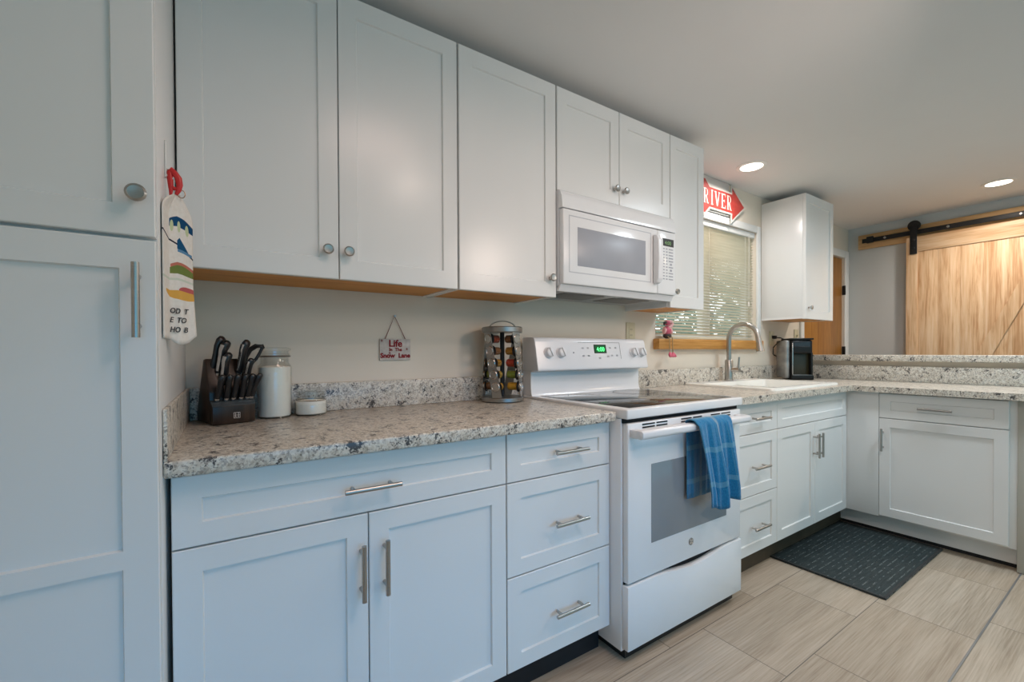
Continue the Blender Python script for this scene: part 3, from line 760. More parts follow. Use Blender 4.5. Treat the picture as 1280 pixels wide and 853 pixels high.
# ------------------------------------------------------------------ barn door
DXF = 3.872
c = thing('barn_door', 'pale pine sliding barn door with diagonal brace hanging on the far wall', 'door', (3.89, -.9, .02))
BY0, BY1, BZ0, BZ1 = -1.40, -.455, .02, 2.127
pan = MB(); n = 6; wd = (BY1 - BY0 - .14) / n
for k in range(n): pan.box(DXF + .010, DXF + .030, BY0 + .07 + k * wd + .0002, BY0 + .07 + (k + 1) * wd - .0002, BZ0 + .1, BZ1 - .1, .0004)
part('board_panel', pan, M_PINEZ, c)
for y0, y1 in ((BY0, BY0 + .076), (BY1 - .076, BY1)): part('stile', MB().box(DXF, DXF + .036, y0, y1, BZ0, BZ1, .002), M_PINEZ, c)
for z0, z1 in ((BZ1 - .128, BZ1), (BZ0, BZ0 + .15)): part('rail', MB().box(DXF + .0005, DXF + .036, BY0 + .0765, BY1 - .0765, z0, z1, .002), M_PINEY, c)
# diagonal brace from the lower left corner to the upper right corner
ya, za, yb, zb = BY1 - .0770, BZ0 + .1505, BY0 + .0770, BZ1 - .1285
part('brace', MB().prism([(-.600, za), (-.532, za), (-.532, za + .055), (-1.255, zb), (-1.3235, zb), (-1.3235, zb - .055)], 'x', DXF + .001, DXF + .0095), wood('diagonal pine brace', *PINE, 'z', .5, .9), c, 0)
c = thing('backing_board', 'long pine board screwed to the far wall behind the black track', 'board', (3.93, -1.1, 2.10))
part('plank', MB().box(3.922, XR - .001, -2.3, -.088, 2.103, 2.238, .002), M_PINEB, c)
c = thing('door_track', 'black steel sliding door track across the pine board', 'door track', (3.89, -1.1, 2.16))
part('rail_bar', MB().box(3.884, 3.891, -2.25, -.13, 2.152, 2.192, .001), M_BLACKM, c)
part('door_stop', MB().box(3.876, 3.899, -.215, -.165, 2.146, 2.206, .003), M_BLACKM, c)
for y in (-.30, -.72, -1.12, -1.55, -2.0):
    part('bolt', MB().lathe([(.010, 0), (.010, .005), (.006, .008)], (3.884, y, 2.172), 12, (-1, 0, 0)), M_BOLT, c)
    part('spacer', MB().tube([(3.891, y, 2.172), (3.9215, y, 2.172)], .009, 10), M_BLACKM, c)
def hanger(y, label):
    c = thing('door_hanger', label, 'door hanger', (3.87, y, 1.98), 'barn door hangers')
    part('strap', MB().box(3.863, 3.8705, y - .024, y + .024, 1.978, 2.23, .002), M_BLACKM, c)
    part('wheel', MB().lathe([(.030, -.006), (.044, -.006), (.044, -.003), (.038, 0), (.044, .003), (.044, .006), (.030, .006)], (3.882, y, 2.231), 28, (-1, 0, 0)), M_BLACKM, c)
    part('bolt', MB().lathe([(.012, 0), (.012, .005), (.008, .008)], (3.863, y, 2.03), 8, (-1, 0, 0)), M_BLACKM, c)
    part('bolt', MB().lathe([(.012, 0), (.012, .005), (.008, .008)], (3.863, y, 2.10), 8, (-1, 0, 0)), M_BLACKM, c)
hanger(-.505, 'black roller strap hanging the barn door at its left corner')

# ------------------------------------------------------------------ arrow sign over the window
c = thing('arrow_sign', 'red arrow shaped sign with white letters RIVER above the window', 'sign', (1.7, -.03, 2.06))
y0 = -.0235
def arrow(o, zc=2.178):
    # outline in x, z; o = outward offset of the border
    return [(1.985 + o * 1.4, zc), (1.832 - o, zc + .112 + o * 2.2), (1.832 - o, zc + .066 + o), (1.556 + o * .5, zc + .066 + o), (1.505 + o * .5, zc + .112 + o * 1.6), (1.33 - o, zc + .112 + o), (1.42 - o, zc), (1.33 - o, zc - .112 - o), (1.505 + o * .5, zc - .112 - o * 1.6), (1.556 + o * .5, zc - .066 - o), (1.832 - o, zc - .066 - o), (1.832 - o, zc - .112 - o * 2.2)]
part('border', MB().prism(arrow(.012), 'y', y0 - .008, y0 - .001), painted('cream border paint', (.62, .59, .54), .5), c, 0)
part('red_face', MB().prism(arrow(0), 'y', y0 - .0095, y0 - .0075), plain('weathered red paint', (.42, .045, .035), .5, 0, .4, .15, 30), c, 0)
# serif capitals built from strokes
def letters():
    m = MB(); H = .100; zb = 2.178 - H / 2; ya, yb = y0 - .0106, y0 - .0090
    def poly(p): m.prism(p, 'y', ya, yb)
    def st(x, z0, z1, w=.0135): poly([(x - w / 2, zb + z0 * H), (x + w / 2, zb + z0 * H), (x + w / 2, zb + z1 * H), (x - w / 2, zb + z1 * H)])
    def hb(x0, x1, z, h=.006): m.prism([(x0, zb + z * H - h / 2), (x1, zb + z * H - h / 2), (x1, zb + z * H + h / 2), (x0, zb + z * H + h / 2)], 'y', ya - .0004, yb + .0002)
    def diag(xa, za, xb, zb_, w): m.prism([(xa - w / 2, zb + za * H), (xb - w / 2, zb + zb_ * H), (xb + w / 2, zb + zb_ * H), (xa + w / 2, zb + za * H)], 'y', ya - .0002, yb + .0001)
    def R(x):
        st(x, 0, 1); hb(x - .011, x + .012, .03); hb(x - .011, x + .014, .97); hb(x, x + .022, .5)
        pts = [(x + .016 + .014 * math.sin(t), zb + .735 * H - .235 * H * math.cos(t)) for t in [PI * k / 10 for k in range(11)]]
        q = [(x + .014 + .024 * math.sin(t), zb + .735 * H - .265 * H * math.cos(t)) for t in [PI * k / 10 for k in range(11)]]
        poly(pts + q[::-1]); diag(x + .016, .5, x + .036, 0, .014); hb(x + .028, x + .046, .03)
    R(1.497)
    st(1.583, 0, 1); hb(1.571, 1.595, .03); hb(1.571, 1.595, .97)
    diag(1.622, 1, 1.645, 0, .012); diag(1.668, 1, 1.647, 0, .007); hb(1.611, 1.634, .97); hb(1.658, 1.680, .97)
    x = 1.705; st(x, 0, 1); hb(x - .011, x + .040, .03, .007); hb(x - .011, x + .038, .97, .007); hb(x, x + .026, .52); st(x + .026, .42, .62, .004); st(x + .039, 0, .22, .004); st(x + .037, .80, 1, .004)
    R(1.775)
    return m
part('lettering', letters(), painted('cream letter paint', (.66, .62, .56), .5), c, 0)

# ------------------------------------------------------------------ small wall sign
c = thing('wall_sign', 'small red and white lettered plaque hanging by twine on the backsplash wall', 'sign', (-.604, -.01, 1.10))
sx0, sx1, sz0, sz1 = -.668, -.540, 1.101, 1.188
part('board', MB().box(sx0, sx1, -.0085, -.0015, sz0, sz1, .0015), plain('whitewashed board', (.60, .54, .50), .7, 0, .2, .15, 40), c)
M_REDL = plain('dark red lettering', (.27, .015, .02), .7, 0, .2)
for txt, size, z, bold in (('Life', .039, 1.156, .0011), ('In  The', .0185, 1.138, .0006), ('Snow  Lane', .0265, 1.111, .0010)):
    mt = text_mb(txt, size, (-.604, -.0092, z), (1, 0, 0), (0, 0, 1), .0006, bold, 1.0, 'CENTER')
    part('lettering', mt, M_REDL, c, 0)
for px, pz in ((-.556, 1.146), (-.660, 1.180), (-.628, 1.130)):
    m = MB()
    for a in (0, 60, 120):
        q = Vector((math.cos(math.radians(a)), 0, math.sin(math.radians(a)))) * .0055; m.tube([Vector((px, -.0092, pz)) - q, Vector((px, -.0092, pz)) + q], .0007, 5)
    part('snowflake', m, M_REDL, c)
part('twine', MB().tube([(-.646, -.006, 1.186), (-.606, -.006, 1.281), (-.561, -.006, 1.186)], .0016, 8), plain('dark red twine', (.20, .04, .04), .8), c)
single('wall_nail', MB().lathe([(.002, -.002), (.002, .010), (.005, .0105), (.004, .0125)], (-.606, -.001, 1.281), 10, (0, -1, 0)), M_BOLT, 'small nail holding the red lettered plaque', 'nail')

# ------------------------------------------------------------------ outlets and switch
def outlet(x, z, label, sw=False):
    c = thing('light_switch' if sw else 'wall_outlet', label, 'switch' if sw else 'outlet', (x, -.003, z))
    part('cover_plate', MB().box(x - .037, x + .037, -.0065, -.0005, z - .058, z + .058, .002), M_ALMOND, c)
    if sw:
        part('toggle', MB().box(x - .005, x + .005, -.018, -.006, z - .004, z + .014, .002), M_ALMOND, c)
    else:
        pr_ = part('receptacle', MB().box(x - .017, x + .017, -.0085, -.006, z - .034, z + .034, .001), M_ALMOND, c)
        for dz in (-.017, .017):
            for dx in (-.006, .006): part('slot', MB().box(x + dx - .001, x + dx + .001, -.0089, -.008, z + dz - .004, z + dz + .005), M_VOID, pr_)
outlet(.807, 1.245, 'almond wall outlet behind the right end of the range control panel')
outlet(2.452, 1.232, 'almond wall outlet with the black plug beside the coffee maker')
outlet(2.862, 1.255, 'almond light switch on the wall by the brown door', True)

# ------------------------------------------------------------------ coffee maker
KC = Vector((2.4825, -.163, .9145)); KN = Vector((-.68, -.733, 0)).normalized(); KS = Vector((-KN.y, KN.x, 0))   # KN front, KS towards image right
KM = Matrix((KS, -KN, Vector((0, 0, 1)))).transposed().to_4x4(); KM.translation = KC
c = thing('coffee_maker', 'black pod coffee maker with silver side tank on the counter corner', 'coffee maker', KC)
m = MB(); m.rbox((.008, .045, .150), .150, .090, .296, KM, .010, 3); part('body', m, M_BLACKC, c, 40)
m = MB(); m.rbox((.008, -.02, .248), .150, .130, .104, KM, .014, 3)
part('brew_head', m, M_BLACKC, c, 40)
m = MB(); m.rbox((.008, -.005, .307), .158, .176, .014, KM, .006, 2); part('lid', m, M_BLACKC, c, 40)
m = MB(); m.rbox((.008, -.060, .018), .150, .085, .034, KM, .006); dt = part('drip_tray', m, M_BLACKC, c, 40)
m = MB(); m.rbox((.008, -.060, .0365), .130, .070, .003, KM, .001); part('tray_grid', m, M_BOLT, dt)
m = MB(); m.rbox((.008, -.0860, .268), .110, .002, .045, KM, .0008); part('badge_plate', m, plain('glossy dark panel', (.03, .03, .035), .08), c)
for sx_ in (-.060, .076):
    m = MB(); m.rbox((sx_, -.030, .118), .014, .110, .175, KM, .004); part('side_column', m, M_BLACKC, c)
m = MB(); m.rbox((.008, -.052, .120), .122, .004, .168, KM, .001); part('inner_panel', m, plain('dark olive panel', (.022, .019, .007), .35), c)
m = MB(); m.rbox((-.086, .010, .155), .034, .165, .29, KM, .012, 3)
tkm = NT('smoky silver tank', .18, .35, .6); tkm.base(tkm.ramp(tkm.noise(tkm.coord((1, 1, 3)), 6, 2).outputs[0], [(.3, (.22, .22, .215)), (.7, (.40, .39, .37))]))
part('water_tank', m, tkm.m, c, 40)
m = MB(); m.rbox((-.060, -.0935, .16), .006, .004, .24, KM, .002); part('side_trim', m, M_STEEL, c)
m = MB(); m.tube([KM @ Vector(p) for p in ((-.05, .09, .12), (-.06, .115, .16), (-.11, .125, .19))] + [(2.36, -.06, 1.16), (2.41, -.07, 1.20), (2.475, -.085, 1.225), (2.47, -.06, 1.236), (2.455, -.04, 1.2375)], .0042, 8)
cd_ = part('power_cord', m, M_BLACKC, c)
m = MB(); m.rbox((2.4525, -.024, 1.2415), .026, .030, .026, Matrix.Identity(4), .005); part('plug', m, M_BLACKC, cd_)

# ------------------------------------------------------------------ knife block and knives
KO = Vector((-1.222, -.190, .9145)); KU = Vector((.956, .293, 0)).normalized(); KV = Vector((-.293, .956, 0)).normalized()
def kb(u, v, z): return KO + KU * u + KV * v + Vector((0, 0, z))
def kbprism(poly, u0_, u1_, bev=.002):
    b = MB(); b.prism([(p[0], p[1]) for p in poly], 'x', u0_, u1_, bev)
    mt = Matrix((KU, KV, Vector((0, 0, 1)))).transposed().to_4x4(); mt.translation = KO
    bmesh.ops.transform(b.bm, matrix=mt, verts=b.bm.verts); return b
c = thing('knife_block', 'dark wooden knife block full of black handled knives in the counter corner', 'knife block', kb(.058, .075, 0))
part('block', kbprism([(.028, .002), (.148, .002), (.150, .030), (.085, .198), (.066, .200), (.030, .098), (.028, .060)], .004, .118, .003), M_BLOCK, c)
lg = part('steak_ledge', kbprism([(.0, .002), (.0275, .002), (.0275, .072), (.012, .066), (.0, .056)], .004, .120, .002), M_BLOCK, c)
part('ledge_cap', kbprism([(-.0008, .0563), (.0119, .0665), (.0275, .0728), (.0275, .0745), (.011, .0685), (-.0012, .0585)], .003, .121, .0004), plain('dark grey cap', (.045, .055, .06), .3), lg)
m = MB()
for u_, w_ in ((.068, .019),):
    for a, b2 in (((-1, -1), (1, -1)), ((1, -1), (1, 1)), ((1, 1), (-1, 1)), ((-1, 1), (-1, -1))):
        m.tube([kb(u_ + a[0] * .0085, -.0004, .026 + a[1] * .0085), kb(u_ + b2[0] * .0085, -.0004, .026 + b2[1] * .0085)], .0007, 5)
    for s_ in (-1, 1):
        x = u_ + s_ * .0038
        m.ball(kb(x, -.0006, .0315), .0016, .0006, .0016, None, 8)
        m.tube([kb(x, -.0006, .029), kb(x, -.0006, .024)], .0010, 5); m.tube([kb(x, -.0006, .024), kb(x - .0022, -.0006, .0195)], .0008, 5); m.tube([kb(x, -.0006, .024), kb(x + .0022, -.0006, .0195)], .0008, 5)
        m.tube([kb(x, -.0006, .028), kb(x - .003, -.0006, .026)], .0007, 5); m.tube([kb(x, -.0006, .028), kb(x + .003, -.0006, .026)], .0007, 5)
part('maker_mark', m, plain('pale print', (.62, .55, .50), .5), lg)

def knife(label, b_, t_, hook=.013, wa=.0125, wb=.009, group='large knives in the block', spine=True):
    """b_ and t_ are (u, v, z) of handle base and top; the butt hooks towards the front (-v)"""
    B = Vector(b_); T = Vector(t_); D = T - B
    c = thing('knife', label, 'knife', kb(*B), group)
    fwd = Vector((.8, .42, 0)).normalized()
    pts, rad = [], []
    for t, k, o in ((0, .85, 0), (.08, .95, 0), (.25, 1, .10), (.5, .92, .12), (.72, 1, .15), (.88, 1.15, .55), (.97, .9, .95), (1.0, .35, 1.1)):
        p = B + D * t + fwd * hook * (o - .1 * t); pts.append(kb(*p)); rad.append((wa * k, wb * k))
    fl = KU * fwd.x + KV * fwd.y
    h_ = part('handle', MB().tube(pts, rad, 14, fl), M_BLACK, c, 60)
    bp = [kb(*(B - D * .10)), kb(*(B - D * .02)), kb(*(B + D * .02))]
    part('bolster', MB().tube(bp, [(wa * .75, wb * .7), (wa * .9, wb * .9), (wa * .86, wb * .86)], 12, fl), M_STEEL, c)
    if spine:
        # polished steel tang along the back of the handle
        sp = [p - fl * r[0] * .93 for p, r in zip(pts[1:6], rad[1:6])]
        part('steel_spine', MB().tube(sp, [(.0022, r[1] * .72) for r in rad[1:6]], 10, fl), M_STEEL, c)
    return c
knife('tall dark knife at the back left corner of the knife block', (.026, .066, .165), (.038, .046, .268), .014, .0135, .009, spine=False)
knife('knife with bright steel spine just right of the back left knife in the block', (.038, .052, .155), (.046, .026, .255), .014)
knife('shorter steel spined knife in front of the two left knives in the block', (.044, .036, .128), (.046, .012, .218), .014, .011)
knife('large knife with steel spine right of centre in the knife block', (.093, .052, .155), (.102, .026, .258), .013, .013)
knife('short thick knife in the block below the scissors', (.108, .038, .130), (.114, .016, .200), .008, .011, .008)
# kitchen scissors
c = thing('scissors', 'black kitchen scissors at the right of the knife block', 'scissors', kb(.122, .062, .165))
part('upper_handle', MB().tube([kb(*p) for p in ((.108, .064, .176), (.114, .060, .205), (.124, .052, .228), (.140, .044, .240), (.156, .036, .240), (.160, .034, .232))], [(.009, .006), (.009, .006), (.009, .006), (.010, .007), (.009, .007), (.004, .003)], 12, KU), M_BLACK, c, 60)
part('lower_handle', MB().tube([kb(*p) for p in ((.112, .058, .172), (.126, .052, .180), (.140, .044, .198), (.150, .038, .220), (.156, .035, .236))], [(.005, .005)] * 5, 10, KU), M_BLACK, c, 60)
part('blade', MB().tube([kb(.110, .062, .158), kb(.111, .0615, .182)], [(.007, .002), (.008, .003)], 8, KU), M_STEEL, c)
orders = ['first from the left', 'second from the left', 'third from the left', 'third from the right', 'second from the right', 'last on the right']
for i, (ub_, ut) in enumerate(((.021, .026), (.045, .046), (.065, .068), (.086, .089), (.104, .109), (.115, .130))):
    knife('black steak knife in the front row of the knife block, ' + orders[i], (ub_, .014, .080), (ut, -.012, .152), .006, .0098, .0075, 'steak knives in the block', False)

# ------------------------------------------------------------------ jars
def jar(x, y, r, h, fill, label, clabel, lid):
    z = .9145
    c = thing('glass_jar', label, 'jar', (x, y, z), 'glass jars on the left counter')
    rn = r * .84
    hs = h * (.80 if not lid else .60)
    outer = [(r * .90, 0), (r, r * .12), (r, hs - r * .25), (r * .97, hs - r * .10), (rn, hs + r * .08), (rn, h - .018), (rn + .003, h - .016), (rn + .003, h - .010), (rn, h - .008), (rn, h)]
    inner = [(q - .003, max(zq, .004)) for q, zq in outer[::-1]]
    part('glass', MB().lathe(outer + inner, (x, y, z), 44, cap=False), M_GLASS, c, 50)
    bt = MB().lathe([(r * .90, .0), (r * .88, .0035), (.001, .0036)], (x, y, z), 44, cap=True); part('base', bt, M_GLASS, c)
    if lid:
        part('lid', MB().lathe([(rn + .001, h + .0005), (rn + .004, h + .002), (rn + .004, h + .009), (rn * .7, h + .012), (.002, h + .012)], (x, y, z), 40), M_GLASS, c)
        part('seal_ring', MB().lathe([(rn + .0035, h - .030), (rn + .0050, h - .0285), (rn + .0035, h - .027)], (x, y, z), 40, cap=False), M_STEEL, c)
    else:
        part('wire_collar', MB().lathe([(rn + .0035, h - .0205), (rn + .0058, h - .018), (rn + .0035, h - .0155)], (x, y, z), 40, cap=False), M_BOLT, c)
        part('lid', MB().lathe([(rn + .001, h + .0005), (rn + .006, h + .002), (rn + .006, h + .008), (rn * .8, h + .013), (.002, h + .013)], (x, y, z), 40), M_GLASS, c)
    f = MB().lathe([(r * .86, .0045), (r - .0040, r * .14), (r - .0040, fill), (r * .5, fill + .004), (.002, fill + .005)], (x, y, z), 40)
    s = single('sugar', f, plain('white sugar', (.93, .88, .80), .9, 0, .1, .02, 200), clabel, 'sugar'); s['kind'] = 'stuff'
jar(-1.046, -.082, .052, .224, .170, 'tall clear glass jar of white sugar right of the knife block', 'white sugar filling the tall glass jar', False)
jar(-.934, -.084, .053, .080, .048, 'low clear glass jar with lid beside the tall sugar jar', 'white sugar in the low glass jar', True)

# ------------------------------------------------------------------ spice rack
RC = Vector((-.157, -.118, .9145))
c = thing('spice_rack', 'round steel revolving spice rack beside the range', 'spice rack', RC)
RR = .094; HZ = .303
part('base', MB().lathe([(RR * .93, .001), (RR, .004), (RR, .018), (RR * .97, .021), (RR * .4, .022)], RC, 48), M_RACK, c)
part('top_plate', MB().lathe([(RR * .5, HZ), (RR * .93, HZ), (RR * .955, HZ + .003), (RR * .955, HZ + .022), (RR * .92, HZ + .025), (RR * .3, HZ + .026)], RC, 48), M_RACK, c)
hv = Vector((.835, -.55, 0))
part('carry_handle', MB().tube([RC + hv * (.058 * math.cos(t)) + Vector((0, 0, HZ + .020 + .032 * math.sin(t))) for t in [PI * k / 14 for k in range(15)]], [(.003, .009)] * 15, 10, (0, 0, 1)), M_STEEL, c)
part('centre_post', MB().tube([RC + Vector((0, 0, .02)), RC + Vector((0, 0, HZ))], .010, 14), M_BLACKM, c)
def az(col, zf):  # twisted columns
    return math.radians(-170 + 90 * col + 33 * (1 - zf))
jz = [.274, .222, .170, .119, .067]
for col in range(4):
    m = MB(); b = bmesh.new(); rows = []
    for k in range(13):
        zf = k / 12; a = az(col, zf); z = .022 + zf * (HZ - .022)
        for rr in (RR * .93, RR * .93 - .0015):
            rows.append([b.verts.new(RC + Vector((math.cos(a) * rr, math.sin(a) * rr, z)) + Vector((-math.sin(a), math.cos(a), 0)) * s) for s in (-.021, -.007, .007, .021)])
    for k in range(12):
        for q in range(3):
            for off in (0, 1): b.faces.new((rows[2 * k + off][q], rows[2 * k + off][q + 1], rows[2 * k + 2 + off][q + 1], rows[2 * k + 2 + off][q]))
        for q in (0, 3): b.faces.new((rows[2 * k][q], rows[2 * k + 1][q], rows[2 * k + 3][q], rows[2 * k + 2][q]))
    bmesh.ops.recalc_face_normals(b, faces=b.faces); m.add(b)
    part('jar_holder', m, M_RACK, c, 40)
M_CAP = metal('steel jar cap', (.50, .485, .465), .24, (40, 40, 40))
spice_cols = [(.30, .06, .03), (.42, .20, .03), (.42, .05, .03), (.20, .25, .04), (.55, .28, .03), (.50, .30, .05), (.22, .10, .04)]
proto = thing('spice_jar', 'x', 'spice jar', (0, 0, 0), 'spice jars in the rack'); WL[proto] = Vector((0, 0, 0))
part('glass', MB().lathe([(.0155, .002), (.018, .006), (.018, .048), (.0165, .050)], (0, 0, 0), 22, (1, 0, 0)), M_GLASS, proto)
part('cap', MB().lathe([(.0190, .0500), (.0200, .0515), (.0200, .0655), (.0180, .0675), (.0150, .0675), (.0140, .0662), (.004, .0662)], (0, 0, 0), 24, (1, 0, 0)), M_CAP, proto)
part('cap_ring', MB().lathe([(.0202, .0490), (.0250, .0495), (.0250, .0530), (.0202, .0535)], (0, 0, 0), 24, (1, 0, 0), cap=False), M_BLACKM, proto)
spice_mats = [plain('spice %d' % k, q, .8, 0, .2, .25, 220) for k, q in enumerate(spice_cols)]
fills = [part('spice', MB().lathe([(.0140, .004), (.0168, .007), (.0168, .046), (.0150, .048)], (0, 0, 0), 18, (1, 0, 0)), mt, proto) for mt in spice_mats]
rest = [k for k in proto.children if k not in fills]
names_c = {0: 'left facing column', 1: 'right facing column', 3: 'wall side column'}
names_r = ['top', 'second from top', 'middle', 'second from bottom', 'bottom']
first = True
for col in (0, 1, 3):
    for k in range(5):
        if col == 3 and k < 2: continue
        zf = (jz[k] - .022) / (HZ - .022); a = az(col, zf)
        fl = fills[{0: [0, 6, 1, 5, 4], 1: [6, 1, 2, 3, 4], 3: [0, 1, 4, 3, 6]}[col][k]]
        r = proto.copy(); COL.objects.link(r)
        r.location = RC + Vector((math.cos(a) * .024, math.sin(a) * .024, jz[k])); r.rotation_euler = (0, 0, a)
        r['label'] = 'silver capped spice jar, %s of the %s in the spice rack' % (names_r[k], names_c[col])
        for ch in rest + [fl]:
            q = ch.copy(); COL.objects.link(q); q.parent = r
for o in list(proto.children) + [proto]: bpy.data.objects.remove(o)

# ------------------------------------------------------------------ blue towel on the oven handle
def towel():
    prof = []                                   # (y, z) over the bar: back hem, over the top, front hem
    zb_, zf_ = .548, .523
    for k in range(14): prof.append((-.7075, zb_ + (.845 - zb_) * k / 13))
    for k in range(1, 8):
        t = PI * k / 8; prof.append((-.734 + .0265 * math.cos(t), .845 + .018 * math.sin(t) + .004))
    for k in range(20): prof.append((-.7605 - .004 * math.sin(k / 19 * PI), .845 - (.845 - zf_) * k / 19))
    L = [0]
    for p, q in zip(prof, prof[1:]): L.append(L[-1] + math.hypot(q[0] - p[0], q[1] - p[1]))
    mb = MB(); b = mb.bm; uvl = b.loops.layers.uv.new('UVMap'); NU = 48; grid = []
    ytop = .5 * (L[13] + L[21])
    for i, (y, z) in enumerate(prof):
        row = []
        front_ = i >= 21; back_ = i < 14
        dz = max(0, .845 - z) / .345
        for j in range(NU + 1):
            u = j / NU
            if front_ or not back_:
                x0_, x1_ = .318 + .052 * dz, .548 + .050 * dz
            else:
                x0_, x1_ = .332 - .006 * (1 - min(1, dz * 3)), .50
            x = x0_ + (x1_ - x0_) * u
            amp = (.0035 + .011 * min(1, dz * 1.3)) if front_ else (.0015 if not back_ else .003 * min(1, dz * 2))
            fold = amp * (math.sin(u * 2 * PI * 2.6 + .6) + .45 * math.sin(u * 2 * PI * 6.1 + 1 + 2 * dz))
            yy = y - (abs(amp) * 1.45 + fold) if front_ else y + (fold if not back_ else fold * .6)
            zz_ = z
            if front_:  # uneven hem: the middle hangs lower
                zz_ = z - dz * (.030 * math.exp(-((u - .36) / .14) ** 2) - .012 + .012 * abs(u - .5))
            row.append((b.verts.new((x, yy, zz_)), (u if front_ or not back_ else u, L[i])))
        grid.append(row)
    for r1, r2 in zip(grid, grid[1:]):
        for j in range(NU):
            q = (r1[j], r1[j + 1], r2[j + 1], r2[j]); f = b.faces.new([k[0] for k in q])
            for l, k in zip(f.loops, q): l[uvl].uv = k[1]
    bmesh.ops.recalc_face_normals(b, faces=b.faces)
    return mb
o = single('dish_towel', towel(), M_TOWEL, 'blue terry dish towel draped over the oven door handle', 'towel', None, 70)
sm = o.modifiers.new('thick', 'SOLIDIFY'); sm.thickness = .004; sm.offset = 0

# ------------------------------------------------------------------ floor mat
m = MB(); m.box(1.297, 2.198, -1.054, -.529, .0005, .008, .003)
c = thing('floor_mat', 'black rubber floor mat on the tiles in front of the sink', 'mat', (1.75, -.79, 0))
part('mat_body', m, M_MAT, c)
m = MB()
for a in ((1.297, 2.198, -1.054, -1.042), (1.297, 2.198, -.541, -.529), (1.297, 1.309, -1.042, -.541), (2.186, 2.198, -1.042, -.541)): m.box(*a, .0081, .0105, .001)
part('edge_border', m, plain('black rubber edge', (.025, .027, .028), .5), c)

# ------------------------------------------------------------------ hook, red clip and hanging kitchen towel beside the pantry
c = thing('wall_hook', 'small white hook on the pantry side holding the red clip', 'hook', (XP, -.545, 1.50))
part('hook_plate', MB().box(XP + .0005, XP + .003, -.552, -.540, 1.515, 1.595, .001), M_TRIM, c)
part('hook_prong', MB().tube([(XP + .003, -.546, 1.522), (XP + .009, -.546, 1.514), (XP + .015, -.546, 1.515), (XP + .018, -.546, 1.524)], .0026, 8), M_TRIM, c)
c = thing('towel_clip', 'red lobster claw shaped clip gripping the printed towel', 'clip', (-1.268, -.52, 1.46))
hk = Vector((-1.2845, -.545, 1.531)); ex = Vector((.94, -.10, 0)).normalized()
def P2(a, b_, k=0): return hk + ex * a + Vector((0, 1, 0)) * k + Vector((0, 0, b_))
part('claw_body', MB().tube([P2(-.003, .002), P2(.003, .004), P2(.010, -.004), P2(.0165, -.014), P2(.0185, -.028), P2(.0165, -.040), P2(.012, -.050)], [(.003, .004), (.006, .006), (.0068, .006), (.0068, .006), (.0062, .006), (.005, .005), (.003, .003)], 14, ex), M_RED, c, 60)
part('claw_jaw', MB().tube([P2(.001, .000), P2(.0015, -.014), P2(.0025, -.030), P2(.003, -.042), P2(.002, -.056)], [(.0050, .005), (.0058, .005), (.0052, .005), (.004, .004), (.002, .002)], 14, ex), M_RED, c, 60)
part('claw_bridge', MB().tube([P2(.003, -.034), P2(.009, -.037), P2(.016, -.038)], .0042, 10), M_RED, c, 60)
rg = [P2(.0215 + .0068 * math.cos(t), -.047 + .0088 * math.sin(t)) for t in [2 * PI * k / 20 for k in range(21)]]
part('key_ring', MB().tube(rg, .0009, 8), metal('copper ring', (.45, .28, .18), .35), c)

def hang_towel():
    # gathered at the top, folded in two leaves: printed leaf in front, plain leaf behind
    mb = MB(); b = mb.bm; uvl = b.loops.layers.uv.new('UVMap')
    rows = []
    NZ, NU = 40, 24
    for i in range(NZ + 1):
        t = i / NZ; z = 1.476 - t * .313
        sp = .30 + .70 * math.sin(min(1, t / .16) * PI / 2)
        row = []
        for j in range(NU + 1):
            u = j / NU
            # path in plan: plain leaf from the wall side, turn, printed leaf out to the right
            if u < .25: s = u / .25; x = -1.2885 + .0030 * s; y = -.640 + .080 * s
            else: s = (u - .25) / .75; x = -1.2855 + .039 * s; y = -.560 - .008 * math.sin(PI * s) + .050 * s
            cx, cy = -1.2685, -.535
            x = cx + (x - cx) * sp; y = cy + (y - cy) * sp
            wv = .0025 * math.sin(u * 14 + t * 3) * (1.2 - .5 * t)
            zz_ = z - (.012 * math.sin(PI * max(0, (u - .25) / .75)) - .008 * (u > .9)) * max(0, t - .8) / .2 + (.012 * (1 - t) * (1 - abs(2 * u - 1)))
            if t > .6 and u > .9: x += .006 * (t - .6) / .4
            row.append((b.verts.new((x + (0 if u < .25 else 0), y + wv, zz_)), (u, t)))
        rows.append(row)
    for r1, r2 in zip(rows, rows[1:]):
        for j in range(NU):
            q = (r1[j], r1[j + 1], r2[j + 1], r2[j]); f = b.faces.new([k[0] for k in q])
            for l, k in zip(f.loops, q): l[uvl].uv = k[1]
    bmesh.ops.recalc_face_normals(b, faces=b.faces); return mb
